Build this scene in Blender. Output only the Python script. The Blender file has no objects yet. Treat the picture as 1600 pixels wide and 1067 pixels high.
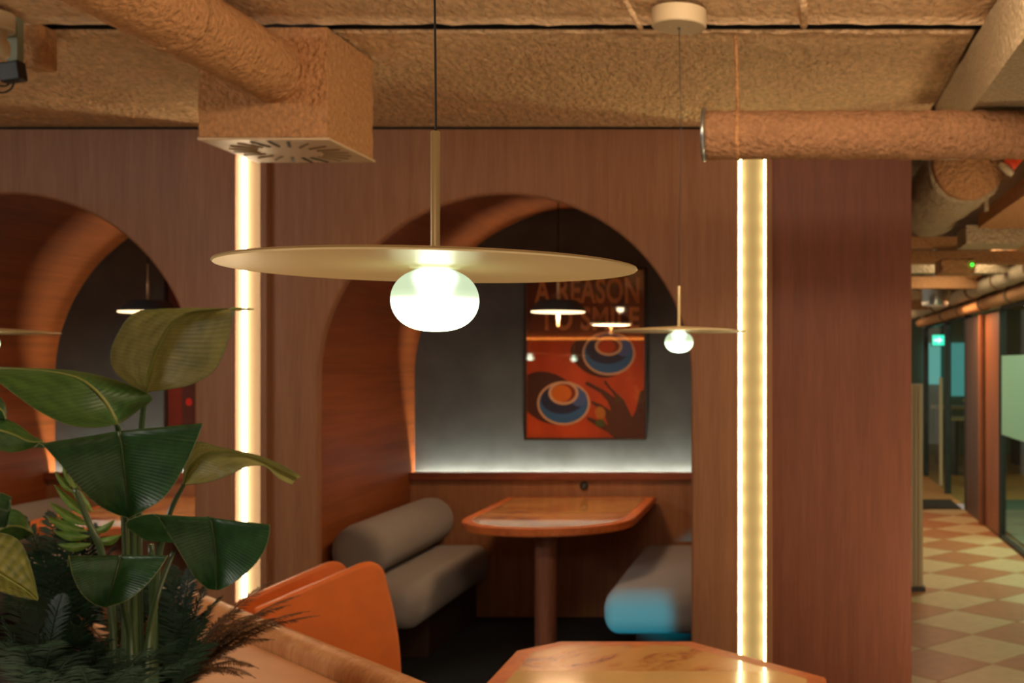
import bpy, bmesh, math, random
from mathutils import Vector, Matrix, noise
random.seed(7)
S = bpy.context.scene
COL = S.collection
PI = math.pi
F = 1780.0; VX = 1230.0; VY = 568.0; EYE = 1.55

# ------------------------------------------------------------------ camera, world, exposure
cam_d = bpy.data.cameras.new('camera'); cam = bpy.data.objects.new('camera', cam_d); COL.objects.link(cam)
cam.location = (0, 0, EYE); cam.rotation_euler = (PI/2, 0, 0)
cam_d.sensor_width = 36; cam_d.lens = 36*F/1600
cam_d.shift_x = -(VX-800)/1600; cam_d.shift_y = (VY-533.5)/1600
cam_d.clip_start = .05; cam_d.clip_end = 60
cam_d.dof.use_dof = True; cam_d.dof.focus_distance = 1.12; cam_d.dof.aperture_fstop = 11.5
S.camera = cam
S.view_settings.view_transform = 'Standard'; S.view_settings.look = 'None'
S.view_settings.gamma = 1; S.view_settings.use_curve_mapping = False
S.view_settings.exposure = 0.0
w = bpy.data.worlds.new('world'); S.world = w; w.use_nodes = True
w.node_tree.nodes['Background'].inputs[0].default_value = (1.0, .80, .60, 1)
w.node_tree.nodes['Background'].inputs[1].default_value = .30

def area(name, loc, rot, sx, sy, power, col, spread=None):
    d = bpy.data.lights.new(name, 'AREA'); d.shape = 'RECTANGLE'; d.size = sx; d.size_y = sy
    d.energy = power; d.color = col
    if spread: d.spread = spread
    o = bpy.data.objects.new(name, d); COL.objects.link(o); o.location = loc; o.rotation_euler = rot
    return o
# ceiling fixtures of the room behind and beside the camera (outside the frame)
area('room_light', (.25, -1.6, 2.55), (math.radians(38), 0, 0), 2.4, .5, 26, (1.0, .74, .52))
area('room_light', (.3, 2.5, 2.58), (math.radians(50), 0, math.radians(14)), 2.2, .25, 44, (1.0, .76, .54))
area('room_light', (-4.6, 1.2, 2.5), (math.radians(30), 0, math.radians(-35)), 1.6, .5, 56, (1.0, .94, .86))
# unseen upward lamp added in place of light bounced onto the ceiling
area('floor_bounce', (-1.0, 1.6, .10), (PI, 0, 0), 4.0, 2.2, 46, (1.0, .74, .48))
# unseen fill lamp added low to light the corridor ducts, then corridor downlights
area('corridor_bounce', (1.5, 4.1, .25), (math.radians(131), 0, 0), .7, .5, 26, (1.0, .72, .44))
area('corridor_light', (1.3, 8.6, 2.38), (0, 0, 0), .4, 2.0, 19, (1.0, .80, .56))
area('corridor_light', (1.4, 10.9, 2.12), (0, 0, 0), .6, .8, 24, (1.0, .56, .28))
area('corridor_light', (1.0, 15.0, 2.3), (0, 0, 0), .8, .8, 10, (1.0, .66, .40))
area('office_light', (3.3, 9.5, 2.5), (0, 0, 0), 1.5, 5, 130, (.78, 1.0, .80))
# narrow teal spots added out of frame, for the bench end and the plants
def spot(name, loc, target, power, col, deg, blend, rad):
    d = bpy.data.lights.new(name, 'SPOT'); d.energy = power; d.color = col; d.spot_size = math.radians(deg)
    d.spot_blend = blend; d.shadow_soft_size = rad
    o = bpy.data.objects.new(name, d); COL.objects.link(o); o.location = loc
    o.rotation_euler = (Vector(target)-Vector(loc)).to_track_quat('-Z', 'Y').to_euler()
    return o
spot('teal_light', (-1.12, 3.02, .50), (-.70, 5.5, .345), 300, (.0, .66, .95), 9.5, .6, .03)
spot('plant_teal_light', (.4, .9, 1.45), (-1.26, 2.42, .98), 7, (.2, .9, 1.0), 7, .9, .05)

# ------------------------------------------------------------------ helpers
def srgb(r, g, b):
    f = lambda c: c/12.92 if c <= .04045 else ((c+.055)/1.055)**2.4
    return (f(r/255), f(g/255), f(b/255), 1)
def P(u, v, D): return Vector(((u-VX)*D/F, D, EYE-(v-VY)*D/F))

MATS = {}
def mat(name, col, rough=.6, metal=0, bump=0, bscale=40, stretch=(1, 1, 1), var=0, vscale=None, col2=None,
        coat=0, detail=6, spec=.5, translucent=0, sheen=0, bdist=.01):
    if name in MATS: return MATS[name]
    m = bpy.data.materials.new(name); m.use_nodes = True; nt = m.node_tree; N = nt.nodes; L = nt.links
    b = N['Principled BSDF']
    b.inputs['Base Color'].default_value = col; b.inputs['Roughness'].default_value = rough
    b.inputs['Metallic'].default_value = metal; b.inputs['Specular IOR Level'].default_value = spec
    b.inputs['Coat Weight'].default_value = coat; b.inputs['Coat Roughness'].default_value = .06
    b.inputs['Sheen Weight'].default_value = sheen
    tc = N.new('ShaderNodeTexCoord'); mp = N.new('ShaderNodeMapping'); mp.inputs['Scale'].default_value = stretch
    L.new(tc.outputs['Object'], mp.inputs[0])
    if var or col2:
        n = N.new('ShaderNodeTexNoise'); n.inputs['Scale'].default_value = vscale or bscale; n.inputs['Detail'].default_value = detail
        L.new(mp.outputs[0], n.inputs['Vector'])
        cr = N.new('ShaderNodeValToRGB'); c2 = col2 or tuple(c*(1-var) for c in col[:3])+(1,)
        cr.color_ramp.elements[0].position = .36; cr.color_ramp.elements[1].position = .66
        cr.color_ramp.elements[0].color = c2; cr.color_ramp.elements[1].color = col
        L.new(n.outputs['Fac'], cr.inputs[0]); L.new(cr.outputs[0], b.inputs['Base Color'])
    if bump:
        n = N.new('ShaderNodeTexNoise'); n.inputs['Scale'].default_value = bscale; n.inputs['Detail'].default_value = detail
        L.new(mp.outputs[0], n.inputs['Vector'])
        bp = N.new('ShaderNodeBump'); bp.inputs['Strength'].default_value = bump; bp.inputs['Distance'].default_value = bdist
        L.new(n.outputs['Fac'], bp.inputs['Height']); L.new(bp.outputs[0], b.inputs['Normal'])
    MATS[name] = m; return m
def emit(name, col, strength, beads=None):
    if name in MATS: return MATS[name]
    m = bpy.data.materials.new(name); m.use_nodes = True; nt = m.node_tree; N = nt.nodes; L = nt.links
    N.remove(N['Principled BSDF']); e = N.new('ShaderNodeEmission'); e.inputs[0].default_value = col; e.inputs[1].default_value = strength
    L.new(e.outputs[0], N['Material Output'].inputs[0])
    if beads:
        tc = N.new('ShaderNodeTexCoord'); mp = N.new('ShaderNodeMapping'); mp.inputs['Scale'].default_value = (0, 0, 1)
        L.new(tc.outputs['Object'], mp.inputs[0])
        wv = N.new('ShaderNodeTexWave'); wv.bands_direction = 'Z'; wv.inputs['Scale'].default_value = beads
        L.new(mp.outputs[0], wv.inputs['Vector'])
        mr = N.new('ShaderNodeMapRange'); mr.inputs[3].default_value = strength*.75; mr.inputs[4].default_value = strength*1.25
        L.new(wv.outputs['Fac'], mr.inputs[0]); L.new(mr.outputs[0], e.inputs[1])
    MATS[name] = m; return m

def origin_of(o):
    v = Vector((0, 0, 0))
    while o: v += o.location; o = o.parent
    return v
def obj(name, bm, m, parent=None, smooth=False, local=False, origin=None):
    me = bpy.data.meshes.new(name)
    if smooth:
        for f in bm.faces: f.smooth = True
    off = Vector((0, 0, 0))
    if parent is not None and not local: off = origin_of(parent)
    if parent is None and origin is not None: off = Vector(origin)
    if off.length > 0: bmesh.ops.translate(bm, verts=bm.verts, vec=-off)
    bm.normal_update(); bm.to_mesh(me); bm.free()
    o = bpy.data.objects.new(name, me); COL.objects.link(o)
    if m is not None: me.materials.append(m)
    if parent is not None: o.parent = parent
    elif origin is not None: o.location = origin
    return o
def auto_smooth(o, deg=35):
    me = o.data; bm = bmesh.new(); bm.from_mesh(me)
    for f in bm.faces: f.smooth = True
    for e in bm.edges:
        if len(e.link_faces) == 2 and e.calc_face_angle(0) > math.radians(deg): e.smooth = False
    bm.to_mesh(me); bm.free(); return o
def tag(o, label=None, cat=None, group=None, kind=None):
    if label: o['label'] = label
    if cat: o['category'] = cat
    if group: o['group'] = group
    if kind: o['kind'] = kind
    return o
def thing(name, label, cat, loc=(0, 0, 0), group=None, kind=None):
    o = bpy.data.objects.new(name, None); COL.objects.link(o); o.location = loc; o.empty_display_size = .05
    return tag(o, label, cat, group, kind)
def structure(name, loc=(0, 0, 0), label=None):
    return thing(name, label, None, loc, None, 'structure')
def dup(root, delta, label=None, group=None, mats=None):
    def cp(o, parent):
        c = o.copy(); COL.objects.link(c); c.parent = parent
        for ch in o.children: cp(ch, c)
        return c
    c = cp(root, None); c.location = root.location + Vector(delta)
    if label: c['label'] = label
    if group: c['group'] = group
    return c

def box(bm, x0, x1, y0, y1, z0, z1, bev=0, seg=2):
    r = bmesh.ops.create_cube(bm, size=1, matrix=Matrix.Translation(((x0+x1)/2, (y0+y1)/2, (z0+z1)/2)) @ Matrix.Diagonal((abs(x1-x0), abs(y1-y0), abs(z1-z0), 1)))
    if bev:
        es = list({e for v in r['verts'] for e in v.link_edges})
        bmesh.ops.bevel(bm, geom=es, offset=bev, segments=seg, affect='EDGES', profile=.5)
    return bm
def nbox(*a, **k): return box(bmesh.new(), *a, **k)
def lathe(bm, prof, c, axis='Z', n=48):
    rings = []
    for r, h in prof:
        ring = []
        for i in range(n):
            a = 2*PI*i/n
            if axis == 'Z': p = (c[0]+r*math.cos(a), c[1]+r*math.sin(a), c[2]+h)
            elif axis == 'Y': p = (c[0]+r*math.cos(a), c[1]+h, c[2]+r*math.sin(a))
            else: p = (c[0]+h, c[1]+r*math.cos(a), c[2]+r*math.sin(a))
            ring.append(bm.verts.new(p))
        rings.append(ring)
    for a, b in zip(rings, rings[1:]):
        for i in range(n):
            bm.faces.new((a[i], a[(i+1) % n], b[(i+1) % n], b[i]))
    for ring, fl in ((rings[0], 1), (rings[-1], 0)):
        if (ring[0].co-ring[n//2].co).length > 1e-5:
            bm.faces.new(ring[::-1] if fl else ring)
    bmesh.ops.remove_doubles(bm, verts=bm.verts, dist=1e-6)
    bmesh.ops.recalc_face_normals(bm, faces=bm.faces)
    return bm
def catmull(pts, n):
    pts = [Vector(p) for p in pts]; out = []
    e = [pts[0]*2-pts[1]]+pts+[pts[-1]*2-pts[-2]]
    for i in range(1, len(e)-2):
        for k in range(n):
            t = k/n; p0, p1, p2, p3 = e[i-1], e[i], e[i+1], e[i+2]
            out.append(.5*((2*p1)+(p2-p0)*t+(2*p0-5*p1+4*p2-p3)*t*t+(3*p1-p0-3*p2+p3)*t**3))
    out.append(pts[-1]); return out
def tube(bm, pts, r, n=8, r2=None, sub=4):
    ps = catmull(pts, sub) if sub > 1 and len(pts) > 2 else [Vector(p) for p in pts]
    r2 = r if r2 is None else r2; rings = []; ref = None
    for i, p in enumerate(ps):
        d = (ps[min(i+1, len(ps)-1)]-ps[max(i-1, 0)]).normalized()
        if ref is None: ref = d.orthogonal().normalized()
        ref = (ref-d*ref.dot(d)).normalized(); b = d.cross(ref); rr = r+(r2-r)*i/(len(ps)-1)
        rings.append([bm.verts.new(p+(ref*math.cos(2*PI*k/n)+b*math.sin(2*PI*k/n))*rr) for k in range(n)])
    for a, b in zip(rings, rings[1:]):
        for i in range(n): bm.faces.new((a[i], a[(i+1) % n], b[(i+1) % n], b[i]))
    bm.faces.new(rings[0][::-1]); bm.faces.new(rings[-1]); return bm
def prism(bm, pts, vec):
    """solid from a closed outline of 3D points, pushed along vec"""
    a = [bm.verts.new(p) for p in pts]; v = Vector(vec); b = [bm.verts.new(Vector(p)+v) for p in pts]
    bm.faces.new(a); bm.faces.new(b[::-1]); n = len(a)
    for i in range(n): bm.faces.new((a[i], b[i], b[(i+1) % n], a[(i+1) % n]))
    bmesh.ops.recalc_face_normals(bm, faces=bm.faces); return bm
def round_outline(pts, rad, seg=5):
    """round the corners of a closed polyline"""
    out = []; n = len(pts); pts = [Vector(p) for p in pts]
    for i in range(n):
        a, b, c = pts[i-1], pts[i], pts[(i+1) % n]; r = rad[i] if isinstance(rad, (list, tuple)) else rad
        if r == 0: out.append(b); continue
        d1 = (a-b); d2 = (c-b); r1 = min(r, d1.length*.45); r2 = min(r, d2.length*.45)
        p, q = b+d1.normalized()*r1, b+d2.normalized()*r2
        for k in range(seg+1):
            t = k/seg; out.append(p*(1-t)**2+b*2*t*(1-t)+q*t*t)
    return out
def spray(bm, amp, freq, seed=0):
    """lumpy sprayed insulation: push vertices along their normals"""
    bm.normal_update()
    for v in bm.verts:
        q = v.co*freq+Vector((seed, seed*1.7, 0))
        v.co += v.normal*amp*(noise.noise(q)+.5*noise.noise(q*2.3)+.3*noise.noise(q*5))
    return bm

# ------------------------------------------------------------------ materials
def wood_mat(name, c1, c2, stretch, scale=9, rough=.5, coat=0, spec=.35):
    m = bpy.data.materials.new(name); m.use_nodes = True; nt = m.node_tree; N = nt.nodes; L = nt.links; b = N['Principled BSDF']
    b.inputs['Roughness'].default_value = rough; b.inputs['Specular IOR Level'].default_value = spec; b.inputs['Coat Weight'].default_value = coat
    tc = N.new('ShaderNodeTexCoord'); mp = N.new('ShaderNodeMapping'); mp.inputs['Scale'].default_value = stretch; L.new(tc.outputs['Object'], mp.inputs[0])
    n1 = N.new('ShaderNodeTexNoise'); n1.inputs['Scale'].default_value = scale; n1.inputs['Detail'].default_value = 8; n1.inputs['Roughness'].default_value = .62
    n2 = N.new('ShaderNodeTexNoise'); n2.inputs['Scale'].default_value = scale*.18; n2.inputs['Detail'].default_value = 3
    L.new(mp.outputs[0], n1.inputs[0]); L.new(mp.outputs[0], n2.inputs[0])
    ad = N.new('ShaderNodeMath'); ad.operation = 'MULTIPLY_ADD'; ad.inputs[1].default_value = .6
    mu = N.new('ShaderNodeMath'); mu.operation = 'MULTIPLY'; mu.inputs[1].default_value = .4
    L.new(n2.outputs['Fac'], mu.inputs[0]); L.new(n1.outputs['Fac'], ad.inputs[0]); L.new(mu.outputs[0], ad.inputs[2])
    cr = N.new('ShaderNodeValToRGB'); cr.color_ramp.elements[0].position = .36; cr.color_ramp.elements[1].position = .64
    cr.color_ramp.elements[0].color = c2; cr.color_ramp.elements[1].color = c1
    L.new(ad.outputs[0], cr.inputs[0]); L.new(cr.outputs[0], b.inputs['Base Color'])
    bp = N.new('ShaderNodeBump'); bp.inputs['Strength'].default_value = .25; bp.inputs['Distance'].default_value = .002
    L.new(n1.outputs['Fac'], bp.inputs['Height']); L.new(bp.outputs[0], b.inputs['Normal'])
    return m
W_WALL = wood_mat('walnut_veneer', srgb(158, 111, 76), srgb(136, 91, 60), (22, 22, 1.0), 5)
W_END = wood_mat('walnut_veneer_end', srgb(130, 78, 55), srgb(108, 63, 44), (22, 22, 1.0), 5)
W_VAULT = wood_mat('vault_veneer', srgb(146, 80, 38), srgb(112, 60, 28), (3, .35, 12), 5)
W_CAP = wood_mat('cap_veneer', srgb(138, 76, 50), srgb(100, 54, 34), (1, 10, 10), 6)
W_RIM = wood_mat('table_rim_wood', srgb(214, 120, 60), srgb(176, 90, 40), (4, 4, 4), 8, .42)
W_PALE = wood_mat('bent_wood', srgb(216, 160, 104), srgb(180, 116, 66), (18, 18, 2), 5, .45)
W_LEG = wood_mat('column_wood', srgb(150, 96, 70), srgb(112, 70, 52), (20, 20, 1), 5)
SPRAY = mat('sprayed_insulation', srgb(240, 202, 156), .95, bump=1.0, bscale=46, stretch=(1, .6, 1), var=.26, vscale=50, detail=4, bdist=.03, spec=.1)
SPRAY_D = mat('sprayed_duct', srgb(208, 154, 104), .95, bump=1.0, bscale=60, var=.24, vscale=70, detail=4, bdist=.022, spec=.1)
SPRAY_G = mat('sprayed_duct_grey', srgb(196, 176, 140), .95, bump=1.0, bscale=55, var=.22, vscale=60, detail=4, bdist=.022, spec=.1)
GAP = mat('shadow_gap_black', (.012, .011, .010, 1), .9)
FLOOR = mat('dark_carpet', srgb(34, 40, 38), .95, bump=.3, bscale=300, var=.3)
CREAM = mat('recess_cream', srgb(112, 93, 70), .7)
BACKW = mat('niche_plaster', srgb(86, 98, 108), .85, bump=.1, bscale=60, var=.22, vscale=5, col2=srgb(76, 87, 95))
FABRIC = mat('bench_fabric', srgb(140, 132, 124), .95, bump=.4, bscale=420, var=.15, sheen=.2)
LEATHER = mat('orange_leather', srgb(232, 116, 38), .45, bump=.1, bscale=160, var=.12, vscale=12)
METAL_BEIGE = mat('beige_lacquer_metal', srgb(194, 172, 122), .36, metal=.2, spec=.6)
METAL_STEEL = mat('steel_edge', srgb(176, 182, 178), .3, metal=.9)
BLACK = mat('black_plastic', srgb(22, 26, 27), .45)
SHADE_BLACK = mat('black_shade_metal', srgb(64, 68, 70), .5)
BRASS = mat('brass', srgb(232, 200, 150), .35, metal=.5)
WHITE_P = mat('offwhite_plastic', srgb(196, 176, 140), .5)
DIFF = mat('diffuser_white', srgb(214, 186, 146), .35)
LED_M = emit('led_tape', srgb(255, 232, 188), 27.0)
LED_G = emit('led_tape_green', srgb(246, 240, 176), 23.0, beads=3.2)
COVE = emit('cove_led', srgb(255, 238, 200), 250.0)

# ------------------------------------------------------------------ wall with arches, D = 5.1
YW = 5.10; TOP = 2.598; ZC = 2.612
PER = 2.226
AX = -1.2664; AZ = 1.473; AR = .8366
R0 = (-2.470, -2.344); R1 = (-.2206, -.0945)
wall = structure('wall_front', (-1.2, YW, 0))
def arch_panel(x0, x1, cx, AR=AR, YW=YW, T=.045, bev=True):
    bm = bmesh.new(); n = 64; inn = [(cx-AR, 0)]; out = [(x0, 0)]
    for i in range(n+1):
        a = PI-PI*i/n; x, z = cx+AR*math.cos(a), AZ+AR*math.sin(a); inn.append((x, z))
        # matching point on the outer rectangle
        if i <= n*.25: out.append((x0, AZ+(TOP-AZ)*i/(n*.25)))
        elif i >= n*.75: out.append((x1, AZ+(TOP-AZ)*(n-i)/(n*.25)))
        else: out.append((x0+(x1-x0)*(i-n*.25)/(n*.5), TOP))
    inn.append((cx+AR, 0)); out.append((x1, 0))
    vi = [[bm.verts.new((x, y, z)) for x, z in inn] for y in (YW, YW+T)]
    vo = [[bm.verts.new((x, y, z)) for x, z in out] for y in (YW, YW+T)]
    m = len(inn)
    for i in range(m-1):
        bm.faces.new((vi[0][i], vi[0][i+1], vo[0][i+1], vo[0][i])); bm.faces.new((vi[1][i], vo[1][i], vo[1][i+1], vi[1][i+1]))
        bm.faces.new((vi[0][i], vi[1][i], vi[1][i+1], vi[0][i+1])); bm.faces.new((vo[0][i], vo[0][i+1], vo[1][i+1], vo[1][i]))
    for k in (0, m-1): bm.faces.new((vi[0][k], vo[0][k], vo[1][k], vi[1][k]))
    bmesh.ops.recalc_face_normals(bm, faces=bm.faces)
    es = [e for e in bm.edges if all(v in vi[0] for v in e.verts)]
    if bev: bmesh.ops.bevel(bm, geom=es, offset=.014, segments=3, affect='EDGES', profile=.5)
    return bm
for a_, b_, c_ in ((R0[1], R1[0], AX), (R0[1]-PER, R0[0], AX-PER)):
    obj('backing_panel', arch_panel(a_+.013, b_-.013, c_, AR+.04, YW+.046, .058, False), W_END, wall)
auto_smooth(obj('arch_panel', arch_panel(R0[1], R1[0], AX), W_WALL, wall), 50)
auto_smooth(obj('arch_panel', arch_panel(R0[1]-PER, R0[0], AX-PER), W_WALL, wall), 50)
obj('end_panel', nbox(R1[1]+.029, .556, YW, YW+.05, 0, TOP), W_END, wall)
obj('return_panel', nbox(.516, .556, YW+.05, 7.2, 0, TOP), W_END, wall)
for x in (R0[1], R1[1], R0[1]-PER):
    obj('jamb_fin', nbox(x-.0, x+.029, YW-.035, YW+.012, 0, TOP, bev=.002), W_WALL, wall)
for x0, x1 in (R0, R1, (R0[0]-PER, R0[1]-PER)):
    bm = bmesh.new(); box(bm, x0-.002, x1+.002, YW+.085, YW+.10, 0, TOP)
    obj('recess_back', bm, CREAM, wall)
    obj('recess_side', nbox(x0-.012, x0, YW+.046, YW+.085, 0, TOP), W_WALL, wall)
    obj('recess_side', nbox(x1, x1+.012, YW+.046, YW+.085, 0, TOP), W_WALL, wall)
obj('shadow_gap', nbox(-4.7, .55, YW+.02, YW+.06, TOP, ZC+.03), GAP, wall)
for (x0, x1), mm, lb in ((R0, LED_M, 'vertical light channel in the panelling behind the leafy plant, left of the middle arch'),
                    (R1, LED_G, 'vertical light channel right of the middle arch, with bright beaded edges'),
                    ((R0[0]-PER, R0[1]-PER), LED_M, 'vertical light channel left of the left arch')):
    t = thing('recessed_light', lb, 'light', ((x0+x1)/2, YW+.08, 0), 'vertical light channels')
    for a, b in ((x0+.0035, x0+.0115), (x1-.0115, x1-.0035)):
        obj('light_diffuser', nbox(a, b, YW+.058, YW+.084, .03, TOP-.01, bev=.003, seg=1), mm, t)

# ------------------------------------------------------------------ niches: vault, back wall, shelf, cove
VXC = -1.255; VR = 1.05; VZ = 1.463; Y0 = YW+.106; YB = 7.05; YS = 6.955
def vault_bm(cx):
    bm = bmesh.new(); n = 64; pr = [(cx-VR, 0)]+[(cx+VR*math.cos(PI-PI*i/n), VZ+VR*math.sin(PI-PI*i/n)) for i in range(n+1)]+[(cx+VR, 0)]
    rows = [[bm.verts.new((x, y, z)) for x, z in pr] for y in (Y0, YB+.03)]
    for i in range(len(pr)-1): bm.faces.new((rows[0][i], rows[0][i+1], rows[1][i+1], rows[1][i]))
    pr2 = [(cx+(x-cx)*1.012, VZ+(z-VZ)*1.012 if z > 0 else 0) for x, z in pr]
    ro2 = [[bm.verts.new((x, y, z)) for x, z in pr2] for y in (Y0, YB+.03)]
    for i in range(len(pr)-1): bm.faces.new((ro2[0][i], ro2[1][i], ro2[1][i+1], ro2[0][i+1]))
    for k in (0, 1):
        for i in range(len(pr)-1): bm.faces.new((rows[k][i], ro2[k][i], ro2[k][i+1], rows[k][i+1]))
    return bm
ZSH = .885
for k, (dx, sd) in enumerate(((0, 'middle'), (-PER, 'left'))):
    nw = structure('wall_niche' if k == 0 else 'wall_niche', (VXC+dx, 6.1, 0))
    o = obj('vault', vault_bm(VXC+dx), W_VAULT, nw, smooth=True); auto_smooth(o, 50)
    obj('back_wall', nbox(VXC+dx-VR, VXC+dx+VR, YB, YB+.03, 0, 2.52), BACKW, nw)
    obj('lower_panelling', nbox(VXC+dx-VR, VXC+dx+VR, YS+.012, YS+.03, 0, ZSH-.045), W_WALL, nw)
    obj('shelf_cap', nbox(VXC+dx-VR, VXC+dx+VR, YS-.018, YS+.050, ZSH-.045, ZSH, bev=.003), W_CAP, nw)
    t = thing('cove_light', 'concealed light strip behind the wooden shelf of the %s niche' % sd, 'light', (VXC+dx, YB-.02, ZSH-.07))
    obj('light_strip', nbox(VXC+dx-VR+.02, VXC+dx+VR-.02, YB-.030, YB-.016, ZSH-.075, ZSH-.07), COVE, t)
    obj('channel', nbox(VXC+dx-VR+.02, VXC+dx+VR-.02, YS+.031, YB-.001, ZSH-.09, ZSH-.076), GAP, t)
g = thing('cable_grommet', 'round black cable outlet in the panelling above the booth table', 'outlet', P(913, 758, YS+.01))
obj('ring', lathe(bmesh.new(), [(.026, -.006), (.026, -.012), (.018, -.014), (.016, -.008), (.0, -.008)], P(913, 758, YS+.012), 'Y', 24), BLACK, g, smooth=True)
obj('cap', lathe(bmesh.new(), [(.013, -.006), (.013, -.0105), (.0, -.012)], P(913, 758, YS+.012), 'Y', 20), SHADE_BLACK, g)

# floor and ceilings
fl = structure('floor', (0, 0, 0))
obj('carpet', nbox(-6, .556, -5, 7.1, -.04, 0), FLOOR, fl)
obj('corridor_screed', nbox(.557, 2.0, -5, 12.12, -.05, -.006), mat('tile_joint', srgb(120, 96, 66), .8), fl)
obj('corridor_screed', nbox(.557, 5.0, 13.0, 22, -.05, -.001), mat('corridor_far', srgb(190, 132, 72), .5), fl)
obj('office_carpet', nbox(2.03, 6.0, 4, 12.99, -.05, -.001), mat('office_carpet', srgb(96, 100, 80), .9), fl)
tag(obj('door_mat', nbox(.75, 1.86, 12.13, 12.97, -.01, .006, bev=.002), mat('mat_rib', srgb(52, 46, 38), .95, bump=.6, bscale=120, stretch=(1, 8, 1)), None, origin=(1.3, 12.5, 0)),
    'dark entrance mat at the far end of the chequered corridor', 'mat')
TL = mat('tile_cream', srgb(208, 182, 132), .45, var=.12, vscale=14, bump=.06, bscale=30)
TD = mat('tile_tan', srgb(182, 122, 74), .45, var=.15, vscale=14, bump=.06, bscale=30)
def clip(poly, x0, x1, y0, y1):
    for ax, val, sg in ((0, x0, 1), (0, x1, -1), (1, y0, 1), (1, y1, -1)):
        out = []
        for i in range(len(poly)):
            a, b = poly[i-1], poly[i]; ia = (a[ax]-val)*sg >= 0; ib = (b[ax]-val)*sg >= 0
            if ia != ib:
                t = (val-a[ax])/(b[ax]-a[ax]); out.append((a[0]+(b[0]-a[0])*t, a[1]+(b[1]-a[1])*t))
            if ib: out.append(b)
        poly = out
        if not poly: return poly
    return poly
hd = .32
for i in range(-8, 8):
    for j in range(-26, 26):
        cx, cy = 1.06+i*hd, 6.84+j*hd
        if (i+j) % 2: continue
        light = (i % 2 == 0)
        g_ = .004
        p = clip([(cx-hd+g_, cy), (cx, cy-hd+g_), (cx+hd-g_, cy), (cx, cy+hd-g_)], .562, 1.885, 4.6, 12.11)
        if len(p) < 3: continue
        A = abs(sum(p[k-1][0]*p[k][1]-p[k][0]*p[k-1][1] for k in range(len(p))))/2
        if A < .004: continue
        obj('floor_tile', prism(bmesh.new(), [Vector((x, y, -.006)) for x, y in p], (0, 0, .006)), TL if light else TD, fl)

ceil = structure('ceiling', (0, 0, 2.6))
def slab(x0, x1, y0, y1, z, nx, ny, amp=.006, seed=0, th=.13):
    bm = bmesh.new(); V = []
    for j in range(ny+1):
        row = []
        for i in range(nx+1):
            x, y = x0+(x1-x0)*i/nx, y0+(y1-y0)*j/ny; q = Vector((x, y, seed))*14
            dz = amp*(noise.noise(q)+.6*noise.noise(q*2.5))
            ex = .007*noise.noise(Vector((x*22, y*3, seed))) if j in (0, ny) else 0
            row.append(bm.verts.new((x, y+ex, z+dz if y < YW-.02 else z)))
        V.append(row)
    for j in range(ny):
        for i in range(nx): bm.faces.new((V[j][i], V[j+1][i], V[j+1][i+1], V[j][i+1]))
    for j in (0, ny):
        up = [bm.verts.new(v.co+Vector((0, 0, th))) for v in V[j]]
        for i in range(nx): bm.faces.new((V[j][i], V[j][i+1], up[i+1], up[i]))
    return bm
obj('ceiling_slab', slab(-6, 2.0, -5, 3.57, ZC, 160, 90, seed=1), SPRAY, ceil, smooth=True)
obj('ceiling_slab', slab(-6, .60, 3.645, YW+.12, ZC, 260, 70, seed=2), SPRAY, ceil, smooth=True)
for y_ in (3.5735, 3.6375): obj('joint_lining', nbox(-6, 2.0, y_-.002, y_+.002, ZC+.006, ZC+.12), GAP, ceil)  # black strips paint the shade inside the ceiling groove
obj('joint', nbox(-6, 2.0, 3.576, 3.635, ZC+.07, ZC+.12), mat('joint_dark', srgb(38, 26, 20), .95), ceil)
bm = bmesh.new(); tube(bm, [P(1254, -20, 3.25), P(1256, 40, 3.53)], .012, 8, sub=1)
obj('seam_ridge', bm, SPRAY, ceil, smooth=True)
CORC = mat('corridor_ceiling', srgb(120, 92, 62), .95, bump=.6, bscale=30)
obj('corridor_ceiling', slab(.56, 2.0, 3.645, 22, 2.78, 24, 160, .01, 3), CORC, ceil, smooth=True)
obj('niche_ceiling', nbox(-6, .6, YW+.13, 7.6, ZC+.02, ZC+.05), GAP, ceil)

# surrounding walls outside the frame (seen only in reflections)
wb = structure('wall_back', (-2, -4, 0))
obj('bulkhead', nbox(-6, 2.0, -4.2, -4.0, 1.94, 2.6), mat('bulkhead_wood', srgb(190, 120, 66), .6, var=.25, vscale=3, stretch=(4, 1, 1)), wb)
obj('lower_wall', nbox(-6, 2.0, -4.25, -4.15, 0, 1.94), mat('lower_wall', srgb(60, 44, 34), .8), wb)
obj('bulkhead_glow', nbox(-5.6, 1.6, -3.99, -3.96, 1.93, 1.955), emit('warm_line', srgb(255, 150, 60), 5), wb)
wl = structure('wall_left', (-6, 0, 0))
obj('plaster', nbox(-6.1, -6, -5, 5.1, 0, 2.6), mat('left_plaster', srgb(150, 110, 80), .8), wl)

# ------------------------------------------------------------------ corridor at the right
XR = 1.90
WD = wood_mat('corridor_wood', srgb(170, 108, 66), srgb(134, 82, 50), (10, 10, 1), 5)
WDD = wood_mat('corridor_wood_dark', srgb(110, 84, 66), srgb(84, 62, 50), (10, 10, 1), 5)
FRAME = mat('dark_frame', srgb(36, 34, 30), .5)
wr = structure('wall_right', (XR, 9, 0))
obj('wood_panel', nbox(XR-.02, XR+.06, 10.95, 11.98, 0, 2.02), WDD, wr)
obj('wood_panel', nbox(XR-.0, XR+.05, 10.16, 10.93, 0, 2.02), WD, wr)
obj('wood_fin', nbox(XR-.05, XR-.021, 10.94, 11.02, 0, 2.02), WD, wr)
obj('bulkhead', nbox(XR-.03, XR+.1, 5.3, 16, 2.065, 2.75), SPRAY_G, wr)
GL = bpy.data.materials.new('clear_glass'); GL.use_nodes = True
nt = GL.node_tree; N = nt.nodes; L = nt.links; N.remove(N['Principled BSDF'])
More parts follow.
